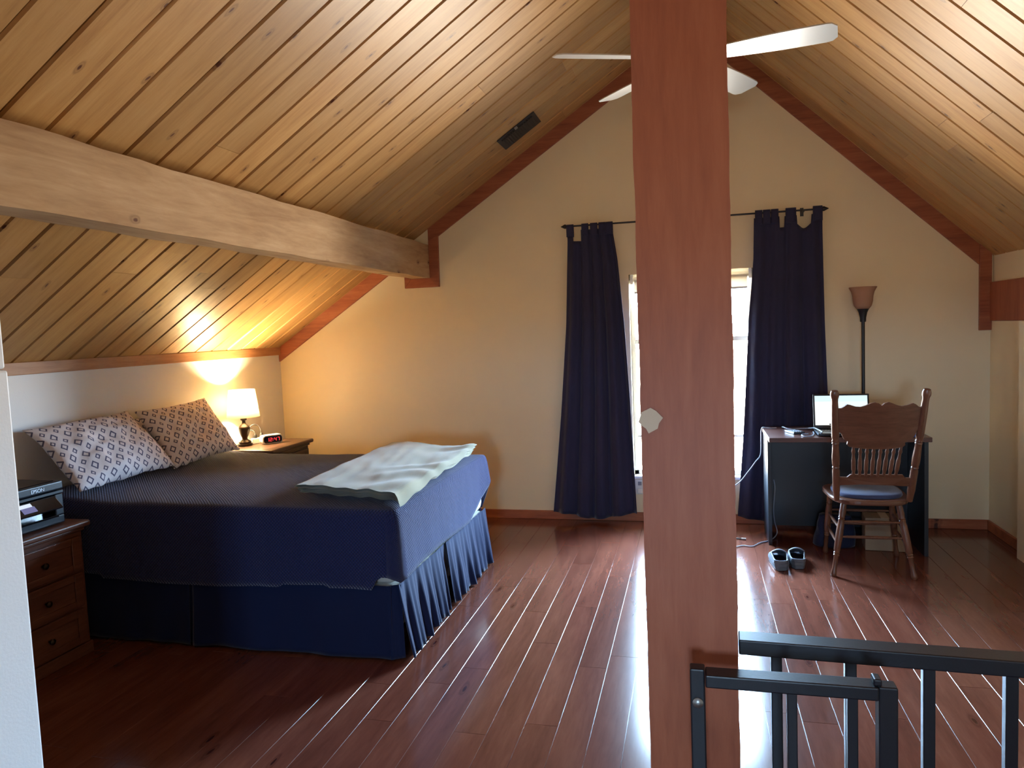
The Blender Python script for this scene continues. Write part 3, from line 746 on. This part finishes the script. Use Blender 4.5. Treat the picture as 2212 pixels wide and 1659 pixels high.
# local: front faces -y, x to the right
def rrect(w_, h, r, n=6):
    pts = []
    for cx_, cy_, a0 in ((w_/2-r, h/2-r, 0), (-w_/2+r, h/2-r, 90), (-w_/2+r, -h/2+r, 180), (w_/2-r, -h/2+r, 270)):
        for k in range(n+1):
            a = math.radians(a0+90*k/n); pts.append((cx_+r*math.cos(a), cy_+r*math.sin(a)))
    return pts
MB().prism([(x, z+.036) for x, z in rrect(.165, .07, .026)], 'y', -.03, .035).build('case', M['white_plastic'], ac, bevel=.004)
fc = MB().prism([(x, z+.036) for x, z in rrect(.146, .052, .018)], 'y', -.033, -.0301).build('display', M['black_gloss'], ac)
SEG = {'1': 'bc', '2': 'abged', '4': 'fgbc', '7': 'abc'}
def digit(ch, x, z, w_, h, y, t):
    mb = MB(); hh = h/2
    R_ = {'a': (x, x+w_, z+h-t, z+h), 'g': (x, x+w_, z+hh-t/2, z+hh+t/2), 'd': (x, x+w_, z, z+t), 'f': (x, x+t, z+hh, z+h), 'e': (x, x+t, z, z+hh), 'b': (x+w_-t, x+w_, z+hh, z+h), 'c': (x+w_-t, x+w_, z, z+hh)}
    for s in SEG[ch]:
        a = R_[s]; mb.box(a[0], a[1], y-.0008, y, a[2], a[3])
    return mb
red = emis('red_led', (1, .03, .03, 1), 1.0)
for ch, x in (('1', -.050), ('2', -.026), ('4', .010), ('7', .036)): digit(ch, x, .023, .017, .026, -.0332, .0030).build('digit', red, ac)
MB().box(-.003, .001, -.034, -.0332, .028, .032).box(-.003, .001, -.034, -.0332, .039, .043).build('colon', red, ac)
# power strip block with plugs behind
ps = thing('power_strip', 'white power strip block with dark plugs beside the alarm clock', 'power strip', (-3.345, 4.985, NZ1), math.radians(56))
B(-.05, .05, -.02, .02, 0, .045).build('housing', M['white_plastic'], ps, bevel=.006)
for x in (-.02, .03):
    MB().lathe([(.016, 0), (.015, .02), (.008, .032), (.005, .04)], (x, 0, .045), (0, 0, 1), 12).build('plug', M['dark_cable'], ps, angle=40)
MB().tube([(.03, 0, .085), (.025, .02, .13), (-.01, .03, .15), (-.05, .03, .13), (-.08, .02, .09), (-.09, .03, .06)], .004).build('cord', M['dark_cable'], ps, smooth=True)
MB().tube([(-.02, 0, .085), (-.03, .02, .105), (-.055, .03, .10), (-.075, .03, .06), (-.08, .04, .02)], .004).build('cord', M['dark_cable'], ps, smooth=True)

# ------------------------------------------------------------------ printer
pr = thing('printer', 'black inkjet printer on the nearer nightstand with a small lit screen', 'printer', (-3.47, 2.695, NZ2+.002))
PWd, PD, PH = .415, .40, .215      # along y, along x, height; front faces +x
hw = PWd/2
MB().box(0, PD, -hw, hw, .004, .045).box(0, PD-.06, -hw, hw, .045, .15).box(0, PD, hw-.05, hw, .045, .15).box(0, PD, -hw, -hw+.05, .045, .15).build('body', M['black_plastic'], pr, bevel=.006)
B(0, PD+.002, -hw-.001, hw+.001, .153, .168).build('mid_section', M['black_plastic'], pr, bevel=.003)
B(0, PD+.004, -hw-.002, hw+.002, .172, PH).build('scanner_lid', M['black_plastic'], pr, bevel=.008, seg=3)
B(.02, PD-.02, -hw+.02, hw-.03, PH, PH+.004).build('lid_panel', M['black_gloss'], pr, bevel=.002)
cpn = MB().prism([(PD-.06, .150), (PD+.005, .148), (PD+.055, .095), (PD+.05, .088), (PD-.06, .12)], 'y', -hw+.055, hw-.055).build('control_panel', M['black_gloss'], pr, bevel=.003)
B(PD-.05, PD+.03, -hw+.06, hw-.06, .046, .056).build('paper_tray', M['black_gloss'], pr, bevel=.002)
B(PD-.05, PD-.045, -hw+.055, hw-.055, .056, .10).build('tray_slot', M['black_gloss'], pr)
# small screen on tilted panel
def tilt_pt(s, y, off): # s along slope from top edge
    a = Vector((PD+.005, 0, .148)); b = Vector((PD+.055, 0, .095)); d = (b-a); n = Vector((.053, 0, .05)).normalized()
    p = a+d*s+n*off; return (p.x, y, p.z)
def tq(s0, s1, y0, y1, off):
    return MB().add([tilt_pt(s0, y0, off), tilt_pt(s0, y1, off), tilt_pt(s1, y1, off), tilt_pt(s1, y0, off), tilt_pt(s0, y0, off-.002), tilt_pt(s0, y1, off-.002), tilt_pt(s1, y1, off-.002), tilt_pt(s1, y0, off-.002)], [(0,1,2,3),(7,6,5,4),(0,4,5,1),(1,5,6,2),(2,6,7,3),(3,7,4,0)])
tq(.10, .38, -.062, .01, .0025).build('screen', emis('printer_screen_white', (.75, .85, 1, 1), .35), cpn)
tq(.38, .80, -.052, .018, .0025).build('screen', emis('printer_screen_violet', (.35, .36, .75, 1), .16), cpn)
def text(body, size, mat, name, parent, mtx, ext=.0008):
    cu = bpy.data.curves.new(name, 'FONT'); cu.body = body; cu.size = size; cu.extrude = ext; cu.align_x = 'CENTER'
    to = bpy.data.objects.new('tmp_text', cu); COL.objects.link(to)
    dg = bpy.context.evaluated_depsgraph_get(); me = bpy.data.meshes.new_from_object(to.evaluated_get(dg)); bpy.data.objects.remove(to, do_unlink=True)
    me.materials.clear(); me.materials.append(mat); o = bpy.data.objects.new(name, me); COL.objects.link(o); o.parent = parent; o.matrix_local = mtx; return o
RX = Matrix(((0,0,1,0),(1,0,0,0),(0,1,0,0),(0,0,0,1)))
text('EPSON', .024, plain('silver_print', srgb(214, 224, 236), .3, .4), 'lettering', pr, Matrix.Translation((PD+.0052, .062, .184)) @ RX)
# ------------------------------------------------------------------ desk
DZ = .775
dk = thing('desk', 'dark desk with mahogany top and black panels by the window', 'desk', (.468, 4.985, 0))
DW, DD = .968, .53
B(0, DW, 0, DD, DZ-.03, DZ).build('desk_top', M['desk_top'], dk, bevel=.002)
B(.006, .030, .19, DD-.02, .0, DZ-.0302).build('side_panel', M['desk_black'], dk, bevel=.0015)
B(DW-.034, DW-.010, .04, DD-.02, .0, DZ-.0302).build('side_panel', M['desk_black'], dk, bevel=.0015)
B(.0305, DW-.0345, DD-.12, DD-.102, .08, DZ-.0302).build('modesty_panel', M['desk_black'], dk, bevel=.0015)
for zz in (.16, .69): MB().cyl((.05, DD-.121, zz), (.05, DD-.123, zz), .008, n=14).build('screw_cap', M['black_plastic'], dk)

lp = thing('laptop', 'open black laptop with a bright white screen on the desk', 'laptop', (.955, 5.03, DZ+.001), math.radians(-2))
LW, LD = .355, .24
B(-LW/2, LW/2, 0, LD, .003, .02).build('base', M['black_plastic'], lp, bevel=.004)
ky = MB()
for r in range(5):
    for c in range(14):
        x = -LW/2+.03+c*.0212; y = .10+r*.022; ky.box(x, x+.018, y, y+.018, .0205, .0225)
ky.build('keyboard', M['black_gloss'], lp)['kind'] = 'stuff'
B(-.05, .05, .02, .08, .0203, .0208).build('touchpad', M['black_gloss'], lp)
lid = bpy.data.objects.new('lid', None)
a = math.radians(12); 
def lid_mesh(x0, x1, z0, z1, y0, y1): # along lid plane tilted back by a
    c_, s_ = math.cos(a), math.sin(a); mb = B(x0, x1, y0, y1, z0, z1)
    mb.v = [(x, LD-.002+y*c_+z*s_, .018+z*c_-y*s_) for x, y, z in mb.v]; return mb
ld = lid_mesh(-LW/2, LW/2, .002, .238, 0, .008).build('lid', M['black_plastic'], lp, bevel=.004)
bpy.data.objects.remove(lid)
def scr():
    t = NT('laptop_screen'); tc = t.add('ShaderNodeTexCoord'); sp = t.add('ShaderNodeSeparateXYZ'); t.link(tc.outputs['Generated'], sp.inputs[0])
    g = t.math('GREATER_THAN', sp.outputs[0], .33); h = t.math('GREATER_THAN', sp.outputs[2], .8)
    c = t.mix(t.math('MULTIPLY', g, .8), (.95, 1, .95, 1), (.72, .93, .98, 1)); c = t.mix(h, c, (.66, .86, .92, 1))
    t.set(Base_Color=(0,0,0,1), Emission_Color=c, Emission_Strength=.42, Roughness=.3); return t.m
lid_mesh(-LW/2+.012, LW/2-.012, .024, .226, -.0012, -.0002).build('display', scr(), ld)
lid_mesh(-.05, -.035, .2285, .2365, -.001, -.0001).build('sticker', plain('tan_sticker', srgb(190, 150, 130), .7), ld)
lid_mesh(-LW/2+.10, LW/2-.18, .026, .034, -.0018, -.0012).build('taskbar', M['black_gloss'], ld)

# calculator-like keypad, cables, blue cap on the desk
cal = thing('calculator', 'small dark calculator with grey keys lying on the desk', 'calculator', (.655, 5.21, DZ+.001), math.radians(20))
B(-.04, .04, -.065, .065, 0, .014).build('case', M['black_plastic'], cal, bevel=.003)
B(-.032, .032, .035, .056, .0142, .0155).build('display', M['grey_plastic'], cal)
kk = MB()
for r in range(5):
    for c in range(4): kk.box(-.032+c*.0165, -.020+c*.0165, -.055+r*.017, -.043+r*.017, .0142, .0168)
kk.build('keys', M['grey_plastic'], cal)['kind'] = 'stuff'
gc = MB().tube([(.60, 5.43, DZ+.012), (.64, 5.36, DZ+.006), (.70, 5.36, DZ+.008), (.765, 5.35, DZ+.012), (.785, 5.25, DZ+.028), (.795, 5.16, DZ+.030), (.805, 5.06, DZ+.028), (.79, 5.01, DZ+.028)], .0045)
tag(gc.build('laptop_cable', M['grey_cable'], smooth=True), 'pale grey cable lying across the desk to the laptop', 'cable')
gc2 = MB().tube([(.775, 5.22, DZ+.006), (.765, 5.12, DZ+.006), (.74, 5.04, DZ+.006), (.70, 5.01, DZ+.006), (.68, 5.04, DZ+.006), (.69, 5.10, DZ+.006), (.73, 5.13, DZ+.006)], .004)
tag(gc2.build('coiled_cable', M['grey_cable'], smooth=True), 'short grey cable coiled in a loop beside the calculator', 'cable')
bc = MB().lathe([(.001, 0), (.013, .002), (.015, .01), (.015, .03), (.012, .036), (.001, .037)], (1.36, 5.0, DZ+.0155), (-1, .1, 0), 14)
tag(bc.build('bottle_cap', M['blue'], angle=40), 'small blue plastic cap lying on the desk behind the chair back', 'cap')
wc = MB().tube([(.10, 5.71, .345), (.22, 5.62, .30), (.30, 5.55, .35), (.37, 5.50, .45), (.42, 5.47, .53), (.452, 5.46, .58), (.456, 5.44, .70), (.456, 5.42, .76), (.466, 5.41, DZ+.010), (.50, 5.40, DZ+.007), (.56, 5.42, DZ+.006)], .0042)
tag(wc.build('power_cable', M['grey_cable'], smooth=True), 'grey power cable rising from below the window sill onto the desk', 'cable')
fc1 = MB().tube([(.53, 5.36, .42), (.535, 5.34, .36), (.52, 5.30, .22), (.53, 5.34, .12), (.55, 5.38, .03), (.50, 5.28, .006), (.42, 5.20, .006), (.36, 5.11, .006), (.30, 5.12, .006), (.25, 5.08, .006)], .0038)
tag(fc1.build('floor_cable', M['grey_cable'], smooth=True), 'thin grey cable trailing from under the desk onto the floor', 'cable')
fc2 = thing('usb_cable', 'dark cable with a metal plug lying on the floor by the desk leg', 'cable', (.30, 5.28, .006))
MB().tube([(-.15, .0, 0), (-.06, .01, 0), (.0, .0, 0)], .004).build('wire', M['dark_cable'], fc2, smooth=True)
MB().cyl((0, 0, .001), (.03, -.003, .001), .0065, n=10).build('plug', M['bolt'], fc2)

# ------------------------------------------------------------------ floor lamp
fp = thing('floor_lamp', 'black torchiere floor lamp with amber glass bowl shade', 'lamp', (1.168, 5.60, 0))
MB().lathe([(.105, .0), (.108, .006), (.108, .018), (.06, .026), (.02, .032), (.012, .04)], n=32).build('base', M['black_metal'], fp, angle=35)
MB().lathe([(.0115, .04), (.0115, 1.515)], n=14).build('pole', M['black_metal'], fp, angle=40)
MB().lathe([(.019, 1.51), (.020, 1.515), (.021, 1.54), (.028, 1.575), (.041, 1.605)], n=24).build('shade_cup', M['black_metal'], fp, angle=35)
MB().lathe([(.040, 1.603), (.055, 1.625), (.062, 1.655), (.065, 1.69), (.072, 1.722), (.09, 1.755)], n=32, caps=False).build('lamp_shade', M['frost'], fp, smooth=True, solid=.004)

# ------------------------------------------------------------------ chair
ch = thing('dining_chair', 'varnished oak pressed back chair with turned spindles at the desk', 'chair', (1.005, 4.575, 0))
LEGP = [(.012, 0), (.017, .02), (.017, .05), (.0125, .12), (.0135, .27), (.018, .29), (.0145, .305), (.018, .32), (.015, .335), (.019, .36), (.021, .55), (.020, .70), (.017, .76), (.019, .775), (.0155, .79), (.019, .805), (.017, .82), (.0195, .86), (.017, 1)]
for x0, y0, x1, y1 in ((-.222, 0, -.150, .055), (.222, 0, .150, .055), (-.19, .47, -.165, .41), (.235, .45, .19, .41)):
    MB().turned((x0, y0, 0), (x1, y1, .435), LEGP, 14).build('leg', M['oak'], ch, angle=35)
seat = []
for k in range(40):
    th = 2*PI*k/40; c_, s_ = math.cos(th), math.sin(th); e = .55
    x = math.copysign(abs(c_)**e, c_); y = math.copysign(abs(s_)**e, s_)
    seat.append((x*(.225+.018*y)+.008, .245+y*.25))
MB().prism(seat, 'z', .432, .463).build('seat', M['oak_h'], ch, bevel=.010, seg=3)
cu = MB()
def cush(u, v):
    th = 2*PI*u; c_, s_ = math.cos(th), math.sin(th); e = .7
    x = math.copysign(abs(c_)**e, c_); y = math.copysign(abs(s_)**e, s_)
    pr_ = [(0, .4635), (1.0, .4635), (1.02, .470), (1.0, .484), (.9, .489), (.5, .490), (0, .488)]
    i = min(int(v*6), 5); t = v*6-i; r = pr_[i][0]+(pr_[i+1][0]-pr_[i][0])*t; z = pr_[i][1]+(pr_[i+1][1]-pr_[i][1])*t
    return (x*r*.19+.008, .24+y*r*.20, z)
cu.grid(cush, 40, 12, closed_u=True).build('seat_cushion', M['cushion'], ch, smooth=True)
def by(z): return .045-.165*(z-.46)/.67       # lean of the back
POSTP = [(.016, 0), (.018, .06), (.021, .10), (.021, .28), (.018, .30), (.021, .31), (.018, .32), (.021, .335), (.0225, .40), (.019, .48), (.018, .52), (.021, .53), (.018, .54), (.021, .55), (.018, .565), (.021, .58), (.0215, .60), (.0205, .82), (.018, .90), (.019, .925), (.024, .95), (.024, .975), (.018, .997), (.004, 1.0)]
for x0, x1 in ((-.192, -.228), (.205, .252)):
    MB().turned((x0, by(.45), .455), (x1, by(1.13), 1.132), POSTP, 14).build('back_post', M['oak'], ch, angle=35)
CR = [(495,430),(570,425),(600,405),(650,365),(700,375),(780,400),(850,405),(920,385),(990,350),(1050,335),(1110,350),(1135,372),(1152,388),(1172,372),(1195,350),(1250,335),(1310,355),(1380,385),(1450,400),(1530,385),(1610,358),(1650,375),(1700,415),(1770,435),(1768,520),(1755,640),(1735,720),(1690,790),(1672,850),(1640,890),(1580,930),(1530,955),(1538,995),(1500,1025),(1400,1045),(1250,1054),(1100,1054),(950,1048),(800,1038),(710,1018),(676,985),(682,940),(630,905),(600,850),(590,820),(530,780),(505,760),(495,650)]
crp = [((1740+a/6.9125-1904)*.00247+.012, 1.025-(820+b/6.9125-882)*.00269) for a, b in CR]
cm = MB(); n = len(crp)
def curve_y(x, z): return by(z)-.020*(1-(x/.21)**2)
vs_ = [(x, curve_y(x, z)-.010, z) for x, z in crp]+[(x, curve_y(x, z)+.010, z) for x, z in crp]
cm.add(vs_, [tuple(range(n)), tuple(range(2*n-1, n-1, -1))]+[(i, i+n, (i+1)%n+n, (i+1)%n) for i in range(n)])
cm.build('crest_rail', M['oak_h'], ch)
lr = [(-.195, .552), (-.08, .560), (.09, .556), (.205, .549), (.198, .602), (.165, .603), (.15, .622), (-.13, .622), (-.148, .604), (-.19, .604)]
n = len(lr); cm = MB().add([(x+.006, by(z)-.009-.012*(1-(x/.21)**2), z) for x, z in lr]+[(x+.006, by(z)+.009-.012*(1-(x/.21)**2), z) for x, z in lr], [tuple(range(n)), tuple(range(2*n-1, n-1, -1))]+[(i, i+n, (i+1)%n+n, (i+1)%n) for i in range(n)])
cm.build('lower_rail', M['oak_h'], ch)
SP = [(.007, 0), (.0095, .06), (.008, .12), (.0115, .22), (.0115, .5), (.0085, .62), (.0075, .72), (.011, .80), (.0075, .9), (.007, 1)]
for k in range(8):
    t = k/7; xt = -.116+t*.255; xb = -.107+t*.226
    MB().turned((xb, curve_y(xb, .60)+.003, .612), (xt, curve_y(xt, .8)+.002, .80), SP, 10).build('spindle', M['oak'], ch, angle=35)
STP = [(.006, 0), (.009, .3), (.0105, .5), (.009, .7), (.006, 1)]
def legpt(i, z):
    a = ((-.222, 0, -.150, .055), (.222, 0, .150, .055), (-.19, .47, -.165, .41), (.235, .45, .19, .41))[i]; t = z/.435
    return (a[0]+(a[2]-a[0])*t, a[1]+(a[3]-a[1])*t, z)
for i, j, z in ((0, 1, .325), (0, 1, .235), (2, 3, .30), (2, 3, .21), (0, 2, .28), (0, 2, .19), (1, 3, .28), (1, 3, .19)):
    MB().turned(legpt(i, z), legpt(j, z), STP, 10).build('stretcher', M['oak'], ch, angle=40)

# boxes and bag stored under the desk
cbx = thing('cardboard_box', 'closed cardboard box stored under the desk behind the chair', 'box', (1.20, 5.19, 0), math.radians(-4))
B(-.12, .12, -.08, .08, .001, .22).build('carton', M['cardboard'], cbx, bevel=.004)
B(-.025, .025, -.081, .081, .2202, .2212).build('tape', M['paper'], cbx)
bg_ = MB()
def bagf(u, v):
    th = 2*PI*u; z = .002+.21*v; s = (1-.25*v**2)*(1+.06*math.sin(3*th+v*3)); e = .7
    c_, s_ = math.cos(th), math.sin(th)
    return (math.copysign(abs(c_)**e, c_)*.13*s+.012*nz(v*3, c_*2, 1), math.copysign(abs(s_)**e, s_)*.075*s, z+.01*nz(c_*2, s_*2, v*2)*v)
bgt = thing('duffel_bag', 'slumped dark navy fabric bag under the desk', 'bag', (.90, 5.21, .003))
bg_.grid(bagf, 40, 16, closed_u=True); bg_.f.append(tuple(bg_.v.index(bg_.v[16*40+k]) for k in range(40))); bg_.f.append(tuple(range(39, -1, -1)))
bg_.build('bag_body', M['bag'], bgt, smooth=True)
MB().tube([(-.06, -.02, .19), (-.05, -.05, .26), (0, -.06, .28), (.05, -.05, .26), (.06, -.02, .19)], .006).build('handle', M['bag'], bgt, smooth=True)

# ------------------------------------------------------------------ clogs
def clog(label, loc, rz, mir):
    t = thing('clog', label, 'shoe', loc, rz, 'pair of foam clogs on the floor')
    L = .26
    def half(s):  # half width along length 0 heel .. 1 toe
        s = min(max(s, 0), 1)
        base_ = .034+.016*math.sin(min(1, s*1.25)*PI*.62)
        endr = min(1, math.sqrt(max(0, 1-((.12-s)/.12)**2)) if s < .12 else 1)
        endt = math.sqrt(max(0, 1-((s-.78)/.22)**2)) if s > .78 else 1
        return base_*max(.55 if s < .12 else 0, endr)*endt
    def cen(s): return mir*.006*math.sin(s*PI)
    N = 28; outl = []
    for k in range(N+1): s = k/N; outl.append((cen(s)-half(s), s*L))
    for k in range(N-1, 0, -1): s = k/N; outl.append((cen(s)+half(s), s*L))
    outl = [(x, y-L/2) for x, y in outl]
    MB().prism(outl, 'z', .001, .024).build('sole', M['clog'], t, bevel=.003)
    MB().prism([(x*.86, y*.95) for x, y in outl], 'z', .0245, .029).build('footbed', M['clog_in'], t)
    n = len(outl)
    def wall(u, v):
        k = u*n; i = int(k) % n; f = k-int(k); a = Vector(outl[i]); b = Vector(outl[(i+1)%n]); p = a+(b-a)*f
        s = (p.y+L/2)/L; rim = .062 if s < .25 else (.062+(s-.25)*.06 if s < .55 else .080-.05*max(0, (s-.55)/.45))
        z = .022+(rim-.022)*v; sh = 1+.06*math.sin(v*PI)-.10*v
        return (p.x*sh, p.y*(1-.02*v), z)
    MB().grid(wall, n*2, 8, closed_u=True).build('upper', M['clog'], t, smooth=True, solid=.006)
    def cap(u, v):
        s = .50+.47*v; h = half(s)*.93; x = cen(s)+h*(2*u-1); rim = (.062+(s-.25)*.06 if s < .55 else .080-.05*max(0, (s-.55)/.45))
        return (x, s*L-L/2, rim-.003+.020*(1-(2*u-1)**2)*(1-.5*v))
    MB().grid(cap, 14, 14).build('toe_cap', M['clog'], t, smooth=True, solid=.006)
    def strap(u, v):
        s = .02+.10*v; th = u*PI; h = half(.12)*1.06
        return (-h*math.cos(th), -L/2+.01+.0*v-(.012*math.sin(th))+.02*(1-math.sin(th)), .045+.022*v)
    MB().grid(strap, 16, 3).build('heel_strap', M['clog'], t, smooth=True, solid=.004)
clog('slate grey foam clog on the floor nearer the window', (.490, 4.755, 0), math.radians(3), 1)
clog('slate grey foam clog on the floor nearer the chair', (.612, 4.80, 0), math.radians(-5), -1)

# ------------------------------------------------------------------ ceiling fan
FC = Vector((.0, 3.92, 2.9))
fan = thing('ceiling_fan', 'five blade silver ceiling fan hanging from the ridge', 'ceiling fan', FC)
MB().lathe([(.012, .10), (.012, cz(0)-2.9-.02)], n=12).build('downrod', M['silver'], fan, angle=40)
MB().lathe([(.07, cz(0)-2.9-.03), (.065, cz(0)-2.9-.07), (.03, cz(0)-2.9-.11), (.015, cz(0)-2.9-.12)], n=24).build('canopy', M['silver'], fan, angle=35)
MB().lathe([(.02, .12), (.06, .105), (.095, .07), (.10, .03), (.095, -.01), (.07, -.03), (.03, -.045), (.002, -.05)], n=28).build('motor_housing', M['silver'], fan, angle=35)
for k in range(5):
    th = math.radians(-11+72*k); c_, s_ = math.cos(th), math.sin(th); pit = math.radians(-13)
    def bf(u, v, side):
        r = .10+.60*u; wv = .045+.030*math.sin(min(1, u*1.15)*PI*.55)
        if u > .93: wv *= math.sqrt(max(.35, 1-((u-.93)/.07)**2*.65))
        t = (2*v-1)*wv; z = t*math.sin(pit)+side*.003-.01*u; t2 = t*math.cos(pit)
        return (r*c_-t2*s_, r*s_+t2*c_, z)
    mb = MB(); nu, nv = 26, 8
    mb.grid(lambda u, v: bf(u, v, 1), nu, nv); mb.grid(lambda u, v: bf(u, v, -1), nu, nv)
    W_ = nu+1; off = W_*(nv+1); rim_ = [i for i in range(W_)]+[j*W_+nu for j in range(1, nv+1)]+[nv*W_+i for i in range(nu-1, -1, -1)]+[j*W_ for j in range(nv-1, 0, -1)]
    for a_, b_ in zip(rim_, rim_[1:]+rim_[:1]): mb.f.append((a_, b_, b_+off, a_+off))
    mb.build('blade', M['silver'], fan, angle=35)
    hb = MB(); 
    for rr in (.115, .15):
        hb.lathe([(.009, 0), (.009, .005), (.005, .007)], (rr*c_, rr*s_, -.0045), (0, 0, -1), 10)
    hb.build('blade_screw', M['bolt'], fan, angle=40)

# ceiling vent
ang = math.atan(.645); e_ = Vector((1, 0, .645)).normalized(); zvv = Vector((-e_.z, 0, e_.x))
vt = thing('ceiling_vent', 'black metal air register mounted on the plank ceiling near the gable', 'vent', (-1.2, 5.24, fL(-1.2)))
vt.rotation_euler = (0, -ang, 0)
MB().box(-.165, .165, -.125, .125, -.012, -.001).build('face_plate', M['vent'], vt, bevel=.004)
for k in range(14):
    x = -.13+k*.02; mb = B(x-.007, x+.007, -.095, .095, -.020, -.0125)
    mb.build('louvre', M['vent'], vt)
B(-.012, .012, -.128, -.118, -.026, -.010).build('lever', M['bolt'], vt)

# ------------------------------------------------------------------ stair railing and gate
rl = thing('stair_railing', 'black metal railing with square balusters running from the post', 'railing', (.0785, 1.56, -.010), math.radians(-2.2))
RY = 1.555-1.56
ang_r = 0
B(.0, 1.93, RY-.026, RY+.026, .865, .897).build('top_rail', M['black_metal'], rl, bevel=.003)
for k in range(12):
    x = .075+.142*k
    B(x-.011, x+.011, RY-.011, RY+.011, .10, .8648).build('baluster', M['black_metal'], rl, bevel=.002)
B(.0, 1.93, RY-.018, RY+.018, .075, .0998).build('bottom_rail', M['black_metal'], rl, bevel=.003)
for x in (.65, 1.80): B(x-.018, x+.018, RY-.018, RY+.018, .0105, .0748).build('foot', M['black_metal'], rl)
gt = thing('safety_gate', 'small black metal gate with rounded bolt in front of the post', 'gate', (-.015, 1.385, -.008))
B(-.006, .022, -.012, .016, .05, .90).build('gate_stile', M['black_metal'], gt, bevel=.003)
B(.324, .356, -.016, .016, .05, .893).build('gate_stile', M['black_metal'], gt, bevel=.003)
B(.0225, .3235, -.02, .02, .868, .893).build('gate_rail', M['black_metal'], gt, bevel=.003)
B(.0225, .3235, -.014, .014, .08, .105).build('gate_rail', M['black_metal'], gt, bevel=.003)
for x in (.178, .282): B(x-.009, x+.009, -.009, .009, .1052, .8678).build('gate_baluster', M['black_metal'], gt, bevel=.002)
MB().lathe([(.010, 0), (.010, .003), (.006, .006), (.002, .007)], (.008, -.012, .835), (0, -1, 0), 16).build('bolt', M['bolt'], gt, angle=40)
B(.316, .330, -.014, .014, .8932, .906).build('latch', M['black_metal'], gt, bevel=.003)
B(-.004, .020, .0162, .113, .70, .72).build('hinge', M['black_metal'], gt, bevel=.002)
B(-.004, .020, .0162, .113, .15, .17).build('hinge', M['black_metal'], gt, bevel=.002)
